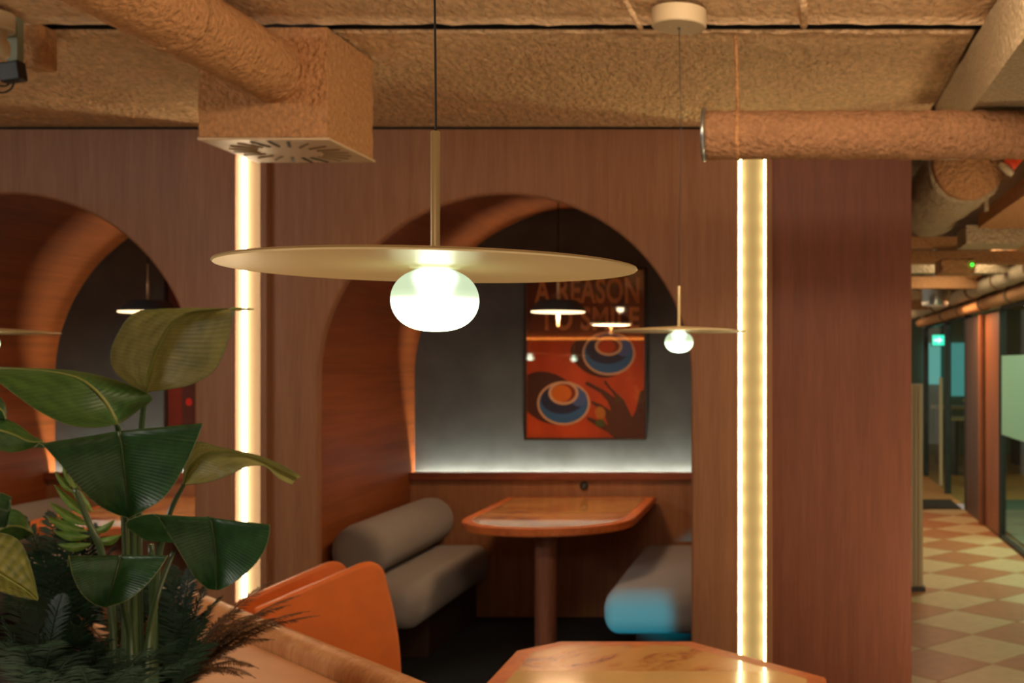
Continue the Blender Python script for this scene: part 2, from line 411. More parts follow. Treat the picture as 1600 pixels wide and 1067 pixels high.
tr = N.new('ShaderNodeBsdfTransparent'); tr.inputs[0].default_value = (.82, .93, .88, 1)
gl = N.new('ShaderNodeBsdfGlossy'); gl.inputs['Roughness'].default_value = .03
mx = N.new('ShaderNodeMixShader'); mx.inputs[0].default_value = .12
L.new(tr.outputs[0], mx.inputs[1]); L.new(gl.outputs[0], mx.inputs[2]); L.new(mx.outputs[0], N['Material Output'].inputs[0])
FROST = bpy.data.materials.new('frosted_film'); FROST.use_nodes = True
nt = FROST.node_tree; N = nt.nodes; L = nt.links; b = N['Principled BSDF']
b.inputs['Base Color'].default_value = srgb(190, 206, 190); b.inputs['Roughness'].default_value = .4
tl = N.new('ShaderNodeBsdfTranslucent'); tl.inputs[0].default_value = srgb(214, 232, 214); mx = N.new('ShaderNodeMixShader'); mx.inputs[0].default_value = .6
L.new(b.outputs[0], mx.inputs[1]); L.new(tl.outputs[0], mx.inputs[2]); L.new(mx.outputs[0], N['Material Output'].inputs[0])
win = structure('window_1', (XR, 8.2, 0))
obj('pane', nbox(XR+.01, XR+.022, 5.4, 10.13, .03, 2.03), GL, win)
obj('frosted_film', nbox(XR+.003, XR+.009, 5.4, 10.12, .92, 1.62), FROST, win)
obj('window_frame', nbox(XR-.015, XR+.045, 10.12, 10.155, 0, 2.03, bev=.003), FRAME, win)
obj('window_frame', nbox(XR-.005, XR+.04, 5.3, 10.12, 0, .03), FRAME, win)
obj('window_frame', nbox(XR-.005, XR+.04, 5.3, 10.12, 2.03, 2.06), FRAME, win)
dr = structure('door_1', (XR, 13.8, 0))
for y, wdt in ((12.02, .07), (13.55, .07), (15.7, .06)):
    obj('door_frame', nbox(XR-.02, XR+.05, y, y+wdt, 0, 2.03), FRAME, dr)
obj('door_frame', nbox(XR-.028, XR+.05, 12.0, 15.76, 2.03, 2.06), FRAME, dr)
for a, b_ in ((12.1, 13.54), (13.63, 15.69)):
    obj('pane', nbox(XR+.01, XR+.02, a, b_, .02, 2.03), GL, dr)
obj('door_edge', nbox(1.862, 1.897, 13.9, 13.96, .06, 1.38, bev=.004), WHITE_P, dr)
# room behind the glass: pale walls and teal-lit windows
we = structure('wall_end', (1.5, 16, 0))
obj('end_panel', nbox(.56, 1.62, 15.9, 16.0, 0, 2.6), WDD, we)
obj('door_frame', nbox(1.62, 1.68, 15.86, 15.96, 0, 2.15), FRAME, we)
obj('teal_pane', nbox(1.0, 1.3, 15.86, 15.89, .7, 1.75), emit('teal_window', srgb(60, 150, 140), .8), we)
wo = structure('wall_office', (5, 9, 0))
obj('plaster', nbox(5.0, 5.1, 3, 22, 0, 2.7), mat('office_plaster', srgb(170, 186, 150), .8), wo)
obj('plaster', nbox(1.95, 5.1, 19.4, 19.5, 0, 2.7), mat('office_plaster2', srgb(120, 130, 110), .8), wo)
obj('office_ceiling', nbox(2.02, 5.1, 3, 22, 2.7, 2.75), mat('office_ceiling', srgb(150, 140, 100), .9), wo)
for k, (x0, x1, z0, z1, s) in enumerate(((2.34, 2.60, 1.20, 1.9, .75), (2.68, 3.06, 1.0, 1.9, .55))):
    obj('teal_screen', nbox(x0, x1, 19.3, 19.35, z0, z1), emit('teal_screen_%d' % k, srgb(110, 196, 192), s), wo)
for y, z, lb in ((14.3, 1.1, 'nearest'), (16.0, .8, 'middle'), (17.6, .9, 'farthest')):
    d = thing('office_desk', lb+' of three blurred pale desks beyond the corridor glass doors', 'desk', (2.9, y, 0), 'desks beyond the corridor glass')
    obj('desk_top', nbox(2.25, 3.6, y-.3, y+.3, z-.04, z, bev=.008), mat('desk_top', srgb(196, 160, 110), .5), d)
    for sx in (2.32, 3.5): obj('leg', nbox(sx, sx+.05, y-.25, y+.25, 0, z-.041), FRAME, d)
sg = thing('exit_sign', 'small glowing green exit sign behind the corridor glass doors', 'sign', P(1465, 531, 15.2))
SGN = emit('exit_green', srgb(60, 230, 190), 2.2)
obj('casing', nbox(*[c for c in ((1455-VX)*15.2/F, (1477-VX)*15.2/F)], 15.21, 15.26, P(0, 541, 15.2).z, P(0, 522, 15.2).z, bev=.008), FRAME, sg)
obj('lit_panel', nbox((1457-VX)*15.2/F, (1475.5-VX)*15.2/F, 15.195, 15.208, P(0, 539.5, 15.2).z, P(0, 523.5, 15.2).z, bev=.003), SGN, sg)
aw = [P(u, v, 15.19) for u, v in ((1459, 530), (1466, 530), (1466, 527), (1473, 531.5), (1466, 536), (1466, 533), (1459, 533))]
obj('arrow', prism(bmesh.new(), aw, (0, -.004, 0)), emit('arrow_white', srgb(220, 255, 240), 3), sg)
# pale divider standing behind the end of the wooden wall
dv = thing('low_divider', 'pale ribbed low divider panel standing behind the end of the wooden wall', 'divider', (.88, 7.8, 0))
obj('panel', nbox(.70, .925, 7.77, 7.81, .03, 1.41, bev=.004), mat('divider_pale', srgb(186, 170, 140), .7), dv)
for k in range(8): obj('rib', nbox(.705+k*.027, .719+k*.027, 7.755, 7.769, .03, 1.40, bev=.002, seg=1), MATS['divider_pale'], dv)
obj('base', nbox(.68, .94, 7.74, 7.84, 0, .029), FRAME, dv)

# ------------------------------------------------------------------ ducts and services
# long round duct running away from the camera into the plenum box
def cyl_axis(bm, a, b, r, n=40, m=60, amp=.005, freq=16, seed=0, caps=True):
    a, b = Vector(a), Vector(b); d = (b-a).normalized(); ref = d.orthogonal().normalized(); bb = d.cross(ref); rings = []
    for j in range(m+1):
        p = a.lerp(b, j/m); rings.append([bm.verts.new(p+(ref*math.cos(2*PI*k/n)+bb*math.sin(2*PI*k/n))*r) for k in range(n)])
    for s, t in zip(rings, rings[1:]):
        for i in range(n): bm.faces.new((s[i], s[(i+1) % n], t[(i+1) % n], t[i]))
    if caps: bm.faces.new(rings[0][::-1]); bm.faces.new(rings[-1])
    bmesh.ops.recalc_face_normals(bm, faces=bm.faces)
    if amp: spray(bm, amp, freq, seed)
    return bm
D1, D2 = 3.56, 3.955
dx0, dx1 = (311-VX)*D1/F, (511-VX)*D1/F
zb = 2.258
vd = thing('ventilation_duct', 'long round sprayed duct running from the top left into a square box', 'duct', ((dx0+dx1)/2, 3.5, ZC))
cc = P(427, 111, D1); rad = .100
obj('pipe', cyl_axis(bmesh.new(), (cc.x, .5, cc.z), (cc.x, D1-.03, cc.z), rad, 48, 160, .004, 18, 1), SPRAY_D, vd, smooth=True)
obj('pipe_end', cyl_axis(bmesh.new(), (cc.x, D1-.05, cc.z), (cc.x, D1+.01, cc.z), rad*1.0, 48, 4, .0, 18, 1), SPRAY_D, vd, smooth=True)
obj('joint_band', cyl_axis(bmesh.new(), (cc.x, 2.93, cc.z), (cc.x, 2.965, cc.z), rad+.005, 48, 4, .003, 30, 3), SPRAY_D, vd, smooth=True)
bm = bmesh.new(); a = math.radians(212)
tube(bm, [(cc.x+math.cos(a)*(rad+.002), .5, cc.z+math.sin(a)*(rad+.002)), (cc.x+math.cos(a)*(rad+.002), D1-.02, cc.z+math.sin(a)*(rad+.002))], .004, 8, sub=1)
obj('seam', bm, SPRAY_G, vd)
bm = nbox(dx0, dx1, D1, D2, zb, ZC-.012); bmesh.ops.subdivide_edges(bm, edges=bm.edges[:], cuts=24, use_grid_fill=True)
o = obj('plenum_box', spray(bm, .003, 22, 5), SPRAY_D, vd)
obj('top_gap', nbox(dx0+.02, dx1-.02, D1+.02, D2-.02, ZC-.012, ZC+.01), GAP, vd)
# swirl diffuser plate under the box
sw = thing('swirl_diffuser', 'square ceiling air diffuser plate with radial slots under the duct box', 'air vent', ((dx0+dx1)/2, (D1+D2)/2, zb))
px0, px1, py0, py1 = dx0-.004, dx1+.008, D1-.004, D2+.004
pcx, pcy = (px0+px1)/2, (py0+py1)/2
obj('plate', nbox(px0, px1, py0, py1, zb-.010, zb-.002, bev=.002), DIFF, sw)
for k in range(20):
    a = 2*PI*k/20+.05; c, s = math.cos(a), math.sin(a)
    bm = bmesh.new(); box(bm, .100, .186, -.0052 if k in (4, 5, 6, 14, 15, 16) else -.003, .0052 if k in (4, 5, 6, 14, 15, 16) else .003, -.002, .0)
    bmesh.ops.transform(bm, matrix=Matrix.Translation((pcx, pcy, zb-.0105)) @ Matrix.Rotation(a, 4, 'Z'), verts=bm.verts)
    dk = k in (4, 5, 6, 14, 15, 16); obj('slot', bm, BLACK if dk else mat('slot_shade', srgb(156, 126, 90), .8), sw)  # light and shade of the slots painted: sides tan, others black
    bm = bmesh.new(); box(bm, .101, .185, -.0012, .0008, -.0006, .0006)
    bmesh.ops.transform(bm, matrix=Matrix.Translation((pcx, pcy, zb-.0135)) @ Matrix.Rotation(a, 4, 'Z') @ Matrix.Rotation(.5, 4, 'X'), verts=bm.verts)
    obj('blade', bm, BLACK if dk else DIFF, sw)

# horizontal round duct at the right with a steel end ring
zc = 1.55+357*3.68/F; hx = (1103-VX)*3.68/F; hr = .0775
SPRAY_H = mat('sprayed_duct_dull', srgb(178, 132, 94), .95, bump=1.0, bscale=60, var=.26, vscale=70, detail=4, bdist=.022, spec=.1)
hdct = thing('horizontal_duct', 'round sprayed duct crossing in front of the wall at the upper right, open steel-ringed end', 'duct', (1.0, 3.68, zc))
obj('pipe', cyl_axis(bmesh.new(), (hx, 3.68, zc), (2.4, 3.68, zc), hr, 40, 200, .005, 22, 9), SPRAY_H, hdct, smooth=True)
obj('end_ring', lathe(bmesh.new(), [(.0, .006), (hr+.001, .004), (hr+.008, -.002), (hr+.008, -.009), (hr-.004, -.012), (hr-.01, -.004), (0, -.004)], (hx-.002, 3.68, zc), 'X', 40), METAL_STEEL, hdct, smooth=True)
bm = bmesh.new(); hx2 = (1152-VX)*3.68/F
tube(bm, [(hx2-.006, 3.69, ZC), (hx2-.002, 3.70, 2.5), (hx2+.002, 3.69, zc+hr)], .006, 8)
obj('hanger_rod', spray(bm, .002, 60), SPRAY_D, hdct, smooth=True)
obj('hanger_band', cyl_axis(bmesh.new(), (hx2-.004, 3.68, zc), (hx2+.008, 3.68, zc), hr+.004, 40, 2, .001, 30, 3), SPRAY_D, hdct, smooth=True)
# big rectangular duct upper right
def duct_box(name, label, x0, x1, y0, y1, z0, z1, m, seed, cuts=26, amp=.006, skew=0):
    bm = nbox(x0, x1, y0, y1, z0, z1)
    if skew:
        for v in bm.verts:
            if v.co.z > (z0+z1)/2: v.co.x += skew if v.co.x < (x0+x1)/2 else 0
    bmesh.ops.subdivide_edges(bm, edges=bm.edges[:], cuts=cuts, use_grid_fill=True); spray(bm, amp, 10, seed)
    t = thing(name, label, 'duct', ((x0+x1)/2, y0, z0)); obj('casing', bm, m, t, smooth=False); auto_smooth(t.children[0], 40); return t
t = duct_box('rectangular_duct', 'broad pale sprayed duct in the top right corner', .60, 1.30, 2.2, 4.6, 2.375, ZC-.022, SPRAY_G, 4)
obj('cover_band', spray(nbox(.72, 1.2, 3.3, 3.45, 2.36, 2.374), 0, 1), SPRAY_D, t)
# services over the corridor
t = duct_box('corridor_duct', 'tan box duct running down the corridor under the ceiling', 1.03, 1.36, 3.9, 6.15, 2.28, 2.355, SPRAY_D, 6)
obj('end_flange', spray(nbox(.97, 1.30, 6.17, 6.5, 2.20, 2.30), 0, 1), SPRAY_G, t)
t = thing('round_corridor_duct', 'fat grey round duct over the corridor, behind the horizontal duct', 'duct', (.86, 5.6, 2.4))
obj('pipe', cyl_axis(bmesh.new(), (.86, 5.45, 2.50), (.86, 6.9, 2.50), .185, 40, 40, .012, 9, 12), SPRAY_G, t, smooth=True)
obj('collar', cyl_axis(bmesh.new(), (.86, 5.36, 2.50), (.86, 5.44, 2.50), .172, 40, 4, .006, 14, 13), SPRAY_D, t, smooth=True)
obj('strap', nbox(.97, .99, 5.6, 5.62, 2.30, 2.36), SPRAY_G, t)
t = thing('cross_beams', 'row of tan boards crossing the corridor ceiling', 'ceiling beam', (1.3, 7.5, 2.3), None)
for k, (y, z0, z1, m) in enumerate(((7.0, 2.27, 2.33, SPRAY_D), (7.55, 2.22, 2.30, SPRAY_D), (8.4, 2.22, 2.28, SPRAY_G), (9.8, 2.20, 2.30, SPRAY_D), (11.4, 2.2, 2.28, SPRAY_G), (13.2, 2.18, 2.3, SPRAY_D))):
    bm = nbox(.62, 1.84, y, y+.16, z0, z1); bmesh.ops.subdivide_edges(bm, edges=bm.edges[:], cuts=12, use_grid_fill=True); spray(bm, .006, 12, k)
    obj('beam', bm, m, t)
for k, (x, z, r, m, lb, y1) in enumerate(((1.58, 2.36, .085, SPRAY_D, 'long tan pipe running down the corridor ceiling on the right', 15.5),
                                (1.70, 2.22, .07, SPRAY_G, 'long pale pipe beside the corridor glass wall', 15.5),
                                (1.80, 2.10, .055, SPRAY_D, 'thin lowest pipe along the corridor glass wall', 15.5))):
    t = thing('corridor_pipe', lb, 'pipe', (x, 6, z))
    obj('pipe', cyl_axis(bmesh.new(), (x, 4.2, z), (x, y1, z), r, 24, 110, .008, 9, 20+k), m, t, smooth=True)
    for q in range(7): obj('bracket', cyl_axis(bmesh.new(), (x, 5.2+q*1.3, z), (x, 5.26+q*1.3, z), r+.012, 24, 2, .004, 20, q), CORC, t, smooth=True)
t = thing('corridor_spotlight', 'short steel cylinder spotlight under the corridor ceiling', 'lamp', P(1461, 464, 10.6))
c0 = P(1461, 478, 10.6)
obj('housing', lathe(bmesh.new(), [(.0, .165), (.115, .165), (.12, .155), (.12, .01), (.115, 0), (.1, 0), (.1, .02), (0, .02)], c0, 'Z', 28), METAL_STEEL, t, smooth=False)
auto_smooth(t.children[0])
obj('lens', lathe(bmesh.new(), [(.0, .016), (.098, .016), (.098, .008), (.0, .008)], c0, 'Z', 24), emit('spot_lens', srgb(255, 190, 130), .9), t)
obj('stem', lathe(bmesh.new(), [(.0, .166), (.02, .166), (.02, .685), (0, .685)], c0, 'Z', 12), METAL_STEEL, t)
# orange pipe cap and a detector with a green light
t = thing('orange_pipe_cap', 'orange-red pipe cap beside the corridor duct at the right edge', 'pipe', P(1583, 252, 4.3))
obj('cap', cyl_axis(bmesh.new(), P(1574, 262, 4.3), P(1592, 240, 4.32), .026, 20, 3, 0), mat('orange_red_paint', srgb(226, 70, 24), .5), t, smooth=True)
obj('collar', cyl_axis(bmesh.new(), P(1570, 267, 4.3), P(1574, 262, 4.3), .033, 20, 2, 0), WHITE_P, t, smooth=True)
t = thing('ceiling_detector', 'tan detector box with a tiny green light under the corridor ceiling', 'detector', P(1505, 415, 6.9))
q0, q1 = P(1470, 426, 6.9), P(1524, 404, 6.9)
obj('housing', nbox(q0.x, q1.x, 6.88, 7.2, q0.z, q1.z, bev=.012), SPRAY_D, t)
p = P(1521, 413, 6.85)
bm = bmesh.new(); bmesh.ops.create_uvsphere(bm, u_segments=12, v_segments=8, radius=.010, matrix=Matrix.Translation(p+Vector((-.004, .022, 0)))); obj('indicator', bm, emit('green_dot', srgb(60, 255, 60), 3), t)

# top-left: junction box, cables, detector on the ceiling
t = thing('junction_box', 'black connector box with two looped cables under the ceiling at the top left', 'connector', P(20, 98, 3.5))
bm = nbox(-.032, .032, -.02, .02, -.03, .03, bev=.005)
bmesh.ops.transform(bm, matrix=Matrix.Translation(P(20, 113, 3.5)) @ Matrix.Rotation(-.15, 4, 'Y'), verts=bm.verts); obj('connector', bm, BLACK, t)
bm = bmesh.new(); tube(bm, [P(16, 126, 3.5), P(10, 134, 3.5), P(-6, 133, 3.48), P(-30, 126, 3.45)], .0028, 6); obj('cable', bm, BLACK, t, smooth=True)
bm = bmesh.new(); tube(bm, [P(23, 127, 3.5), P(17, 139, 3.5), P(2, 145, 3.48), P(-30, 140, 3.45)], .0028, 6); obj('cable', bm, BLACK, t, smooth=True)
obj('mounting_strip', nbox(P(14, 0, 3.5).x, P(30, 0, 3.5).x, 3.49, 3.52, P(0, 97, 3.5).z, ZC), mat('teal_grey', srgb(130, 140, 116), .6), t)
bm = nbox(P(30, 0, 3.56).x, P(66, 0, 3.56).x, 3.56, 3.64, P(0, 104, 3.56).z, ZC-.0, bev=.01); obj('bracket', bm, SPRAY_D, t)
t = thing('ceiling_sensor', 'round pale sensor at the upper left edge under the ceiling', 'detector', P(0, 78, 3.4))
obj('body', lathe(bmesh.new(), [(.0, 0), (.018, .0), (.026, .012), (.028, .03), (.024, .05), (.018, .056), (.018, .1), (0, .1)], P(0, 91, 3.4), 'Z', 24), WHITE_P, t, smooth=True)
# small conduit stub near the far canopy
t = thing('conduit_stub', 'thin sprayed conduit stub on the ceiling left of the round lamp canopy', 'pipe', P(990, 20, 3.3))
bm = bmesh.new(); tube(bm, [P(965, -25, 3.1), P(980, 8, 3.3), P(1001, 44, 3.42)], .009, 10); obj('conduit', spray(bm, .002, 50), SPRAY, t, smooth=True)

# ------------------------------------------------------------------ pendants
GLB = bpy.data.materials.new('opal_glass_lit'); GLB.use_nodes = True
nt = GLB.node_tree; N = nt.nodes; L = nt.links; N.remove(N['Principled BSDF'])
tc = N.new('ShaderNodeTexCoord'); sp = N.new('ShaderNodeSeparateXYZ'); L.new(tc.outputs['Object'], sp.inputs[0])
cr = N.new('ShaderNodeValToRGB'); mr = N.new('ShaderNodeMapRange'); mr.inputs[1].default_value = -.062; mr.inputs[2].default_value = 0.0
L.new(sp.outputs['Z'], mr.inputs[0]); L.new(mr.outputs[0], cr.inputs[0])
e = cr.color_ramp.elements; e[0].position = .42; e[0].color = (1, 1, 1, 1); e[1].position = .62; e[1].color = (.30, .30, .30, 1)
k = cr.color_ramp.elements.new(.52); k.color = (.36, .36, .36, 1)
em = N.new('ShaderNodeEmission'); em.inputs[0].default_value = srgb(222, 242, 198)
ml = N.new('ShaderNodeMath'); ml.operation = 'MULTIPLY'; ml.inputs[1].default_value = 3.0; L.new(cr.outputs[0], ml.inputs[0]); L.new(ml.outputs[0], em.inputs[1])
tr = N.new('ShaderNodeBsdfRefraction'); tr.inputs['IOR'].default_value = 1.25; tr.inputs['Roughness'].default_value = .55
gs = N.new('ShaderNodeBsdfGlossy'); gs.inputs['Roughness'].default_value = .2
m1 = N.new('ShaderNodeMixShader'); m1.inputs[0].default_value = .80; L.new(tr.outputs[0], m1.inputs[1]); L.new(em.outputs[0], m1.inputs[2])
m2 = N.new('ShaderNodeMixShader'); m2.inputs[0].default_value = .04; L.new(m1.outputs[0], m2.inputs[1]); L.new(gs.outputs[0], m2.inputs[2])
L.new(m2.outputs[0], N['Material Output'].inputs[0])
CORE = emit('lamp_core', srgb(235, 255, 225), 26.0)
def pendant(x, y, z, label, cable_top, grp, bend=0):
    """z: rim plane of the disc"""
    t = thing('pendant_lamp', label, 'pendant lamp', (x, y, z), grp)
    R = .1985
    dsk = lathe(bmesh.new(), [(.0, .0145), (.02, .0135), (.10, .0085), (R-.004, .0012), (R-.0008, .0004), (R, -.0012), (R-.0015, -.0026), (R-.004, -.0022),
                              (.15, -.0012), (.10, -.0005), (.05, .0), (.026, -.0006), (.024, -.0022), (.0, -.0022)], (0, 0, 0), 'Z', 128)
    o = obj('disc_shade', dsk, METAL_BEIGE, t, smooth=True, local=True); auto_smooth(o, 40)
    obj('stem', lathe(bmesh.new(), [(.0055, .012), (.0052, .015), (.0046, .018), (.0046, .1325), (.004, .1335), (0, .1335)], (0, 0, 0), 'Z', 24), METAL_BEIGE, t, smooth=True, local=True)
    g = obj('glass_globe', lathe(bmesh.new(), [(.016, -.0020)]+[(.0422*max(0, math.sin(a))**.78, -.0334+.0312*math.cos(a)) for a in [math.radians(q) for q in range(30, 180, 7)]]+[(0, -.0643)], (0, 0, 0), 'Z', 64), GLB, t, smooth=True, local=True)
    obj('bulb', lathe(bmesh.new(), [(.0, -.009), (.010, -.0095), (.0155, -.013), (.0155, -.018), (.011, -.025), (.010, -.031), (.014, -.039), (.020, -.047), (.015, -.0545), (0, -.057)], (0, 0, 0), 'Z', 32), CORE, t, smooth=True, local=True)
    bm = bmesh.new(); h = cable_top-z
    tube(bm, [(0, 0, .133), (.0006, 0, .155), (-.0012+bend*.3, 0, .133+(h-.133)*.25), (bend, 0, .133+(h-.133)*.5), (bend*.6, 0, .133+(h-.133)*.75), (0, 0, h)], .0011, 8, sub=6)
    obj('cable', bm, BLACK, t, smooth=True, local=True)
    can = obj('canopy', lathe(bmesh.new(), [(.0, .0), (.078, .0), (.081, .003), (.081, .05), (.0, .05)], (0, 0, h-.02), 'Z', 48), WHITE_P, t, local=True); auto_smooth(can)
    obj('cable_grip', lathe(bmesh.new(), [(.0, -.008), (.003, -.008), (.004, -.001), (0, -.001)], (0, 0, h-.02), 'Z', 12), BLACK, can, local=True)
    for s in (-1, 1): obj('screw', lathe(bmesh.new(), [(0, -.002), (.003, -.002), (.003, -.0), (0, -.0)], (s*.03, -.01, h-.02), 'Z', 10), METAL_STEEL, can, local=True)
    return t
zp = 1.55+153*1.126/F
pendant((680-VX)*1.126/F, 1.126, zp-.0007, 'large flat disc pendant lamp with glowing oval glass globe, nearest to the viewer', ZC-.005, 'disc pendant lamps', .0012)
pendant((1061-VX)*3.38/F, 3.38, 1.55+51*3.38/F, 'small distant disc pendant lamp hanging before the right side of the middle arch', ZC-.045, 'disc pendant lamps', .006)
pendant(-2.40, 3.40, 1.55+49*3.40/F, 'disc pendant lamp at the left edge of the frame, mostly cut off', ZC-.045, 'disc pendant lamps', .004)
pendant(-2.40, 1.22, 1.64, 'disc pendant lamp outside the frame, seen reflected in the poster glass', ZC-.045, 'disc pendant lamps', .004)
# ceiling spot behind the camera, seen as a dot in the poster glass
t = thing('ceiling_spot', 'round ceiling spot seen only as a bright dot reflected in the poster', 'lamp', (-2.58, -3.6, 2.41))
obj('housing', lathe(bmesh.new(), [(.06, 0), (.065, .02), (.065, .19), (0, .19), ], (-2.58, -3.6, 2.41), 'Z', 24), SHADE_BLACK, t)
bm = bmesh.new(); bmesh.ops.create_uvsphere(bm, u_segments=20, v_segments=12, radius=.055, matrix=Matrix.Translation((-2.58, -3.6, 2.40))); obj('bulb', bm, emit('spot_bulb', srgb(255, 235, 190), 12), t, smooth=True)

# booth lamps: black truncated cone shades
GLOW = emit('booth_diffuser', srgb(255, 214, 160), 3.0)
def booth_lamp(x, y, label):
    z = 1.55+81*y/F
    t = thing('booth_lamp', label, 'pendant lamp', (x, y, z), 'shaded lamps over the booth tables')
    s = y/F; R = 42.5*s
    o = obj('shade', lathe(bmesh.new(), [(.0, 18*s), (27*s, 18*s), (30*s, 17*s), (R, 3*s), (R, .5*s), (R-.003, .5*s), (29*s, 14*s), (0, 14*s)], (0, 0, 0), 'Z', 48), SHADE_BLACK, t, local=True); auto_smooth(o)
    bm = lathe(bmesh.new(), [(5*s, 1.6*s), (R-.004, 1.6*s), (R-.004, -1.3*s), (R-.010, -1.8*s), (5*s, -1.8*s)], (0, 0, 0), 'Z', 48)
    obj('light_ring', bm, GLOW, t, local=True)
    obj('rod', lathe(bmesh.new(), [(0, 17*s), (2.2*s, 17*s), (2.2*s, 46*s), (1.2*s, 48*s), (1.0*s, 75*s), (0, 75*s)], (0, 0, 0), 'Z', 16), BRASS, t, smooth=True, local=True)
    obj('handle', lathe(bmesh.new(), [(0, 1*s), (2.6*s, 1*s), (2.4*s, -22*s), (1.6*s, -24*s), (0, -24*s)], (0, 0, 0), 'Z', 16), BRASS, t, smooth=True, local=True)
    bm = bmesh.new(); zt = 2.45-z; tube(bm, [(0, 0, 74*s), (0, 0, zt)], .0035, 6, sub=1); obj('cable', bm, BLACK, t, local=True)
    d = bpy.data.lights.new('booth_lamp_light', 'AREA'); d.shape = 'DISK'; d.size = R*1.8; d.energy = 10; d.color = (1.0, .62, .34)
    lo = bpy.data.objects.new('lamp_light', d); COL.objects.link(lo); lo.parent = t; lo.location = (0, 0, -3.0*s)
    return t
booth_lamp((872-VX)*6.1/F, 6.1, 'black truncated-cone lamp with brass rod hanging in the middle niche before the poster')
booth_lamp((231-VX)*6.1/F, 6.1, 'black truncated-cone lamp with brass rod hanging in the left niche')

# ------------------------------------------------------------------ booths
def burl_mat():
    m = bpy.data.materials.new('burl_inlay'); m.use_nodes = True; nt = m.node_tree; N = nt.nodes; L = nt.links; b = N['Principled BSDF']
    b.inputs['Roughness'].default_value = .25; b.inputs['Specular IOR Level'].default_value = .6; b.inputs['Coat Weight'].default_value = 1.0; b.inputs['Coat IOR'].default_value = 2.2; b.inputs['Coat Roughness'].default_value = .03
    tc = N.new('ShaderNodeTexCoord'); n1 = N.new('ShaderNodeTexNoise'); n1.inputs['Scale'].default_value = 5.5; n1.inputs['Detail'].default_value = 9; n1.inputs['Distortion'].default_value = 1.6; n1.inputs['Roughness'].default_value = .6
    L.new(tc.outputs['Object'], n1.inputs[0]); cr = N.new('ShaderNodeValToRGB'); e = cr.color_ramp.elements
    e[0].position = .30; e[0].color = srgb(112, 40, 18); e[1].position = .54; e[1].color = srgb(240, 180, 98)
    k = e.new(.41); k.color = srgb(214, 134, 62)
    L.new(n1.outputs['Fac'], cr.inputs[0]); L.new(cr.outputs[0], b.inputs['Base Color']); return m
BURL = burl_mat()
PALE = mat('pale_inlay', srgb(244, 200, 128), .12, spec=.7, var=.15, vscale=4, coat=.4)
def booth_table(cx, label):
    t = thing('booth_table', label, 'table', (cx, 5.86, 0), 'booth tables in the niches')
    def outline(inset, yb):
        W = .45-inset; pts = [Vector((cx-W, yb, 0)), Vector((cx+W, yb, 0))]; n = 24
        for i in range(n+1):
            a = PI*i/n; y = 6.02-(.44-inset)*math.sin(a)**.9 if 0 < i < n else 6.02
            pts.append(Vector((cx+W*math.cos(a), y, 0)))
        return pts
    bm = prism(bmesh.new(), [p+Vector((0, 0, .70)) for p in outline(0, 6.935)], (0, 0, .038))
    bmesh.ops.bevel(bm, geom=[e for e in bm.edges if abs(e.verts[0].co.z-e.verts[1].co.z) < 1e-5], offset=.004, segments=2, affect='EDGES')
    top = obj('table_top', bm, W_RIM, t); auto_smooth(top)
    obj('burl_inlay', prism(bmesh.new(), [p+Vector((0, 0, .7384)) for p in outline(.055, 6.88)], (0, 0, .0012)), BURL, top)
    obj('column', lathe(bmesh.new(), [(0, .014), (.056, .014), (.056, .69), (.0, .69)], (cx, 5.90, 0), 'Z', 32), W_LEG, t, smooth=False); auto_smooth(t.children[-1])
    obj('base_plate', lathe(bmesh.new(), [(0, 0), (.22, 0), (.22, .008), (.07, .013), (0, .013)], (cx, 5.90, 0), 'Z', 40), BLACK, t)
    obj('mounting_plate', nbox(cx-.12, cx+.12, 5.75, 6.1, .69, .699), BLACK, t)
    return t
tb = booth_table(-1.25, 'booth table with burl inlay and round wooden column in the middle niche')
dup(tb, (-PER, 0, 0), 'booth table in the left niche, glimpsed between the plant leaves')
def rounded_slab(x0, x1, y0, y1, z0, z1, rn):
    R = Vector((.075, .13, .10)); lo = Vector((x0, y0, z0)); hi = Vector((x1, y1, z1)); bm = nbox(x0, x1, y0, y1, z0, z1)
    bmesh.ops.subdivide_edges(bm, edges=bm.edges[:], cuts=31, use_grid_fill=True)
    for v in bm.verts:
        # denser rows near the rims, then project onto the rounded box
        q = [(v.co[i]-lo[i])/(hi[i]-lo[i]) for i in range(3)]; q = [.5-.5*math.cos(PI*t) for t in q]
        p = Vector([lo[i]+(hi[i]-lo[i])*q[i] for i in range(3)]); c = Vector([min(max(p[i], lo[i]+R[i]), hi[i]-R[i]) for i in range(3)])
        d = Vector([(p[i]-c[i])/R[i] for i in range(3)])
        if d.length > 1e-6: d.normalize()
        v.co = c+Vector([d[i]*R[i] for i in range(3)])
    return bm
def bench(x0, x1, y0, label, side):
    t = thing('booth_bench', label, 'bench', ((x0+x1)/2, 6.2, 0), 'upholstered booth benches')
    o = obj('seat', rounded_slab(x0, x1, y0, 6.93, .245, .465, .105), FABRIC, t); auto_smooth(o, 60)
    a, b_ = (x0, x1-.10) if side < 0 else (x0+.10, x1)
    obj('base', nbox(a, b_, y0+.5, 6.93, .0, .244, bev=.006), mat('plinth_dark', srgb(58, 38, 26), .6), t)
    return t
b1 = bench(-2.295, -1.79, 5.50, 'grey upholstered bench along the left wall of the middle niche', -1)
b2 = bench(-.885, -.24, 5.40, 'grey bench at the right of the middle niche, its rounded end lit teal', 1)
dup(b1, (-PER, 0, 0), 'grey bench along the left wall of the left niche, at the frame edge')
dup(b2, (-PER, 0, 0), 'grey bench at the right side of the left niche behind the plant')
bo = thing('bolster_cushion', 'grey cylindrical bolster lying on the left bench of the middle niche', 'cushion', (-2.15, 6.3, .465), 'cylindrical bolsters')
pr = [(0, 0), (.07, .0), (.115, .012), (.134, .045), (.139, .1)]; ln = 1.26
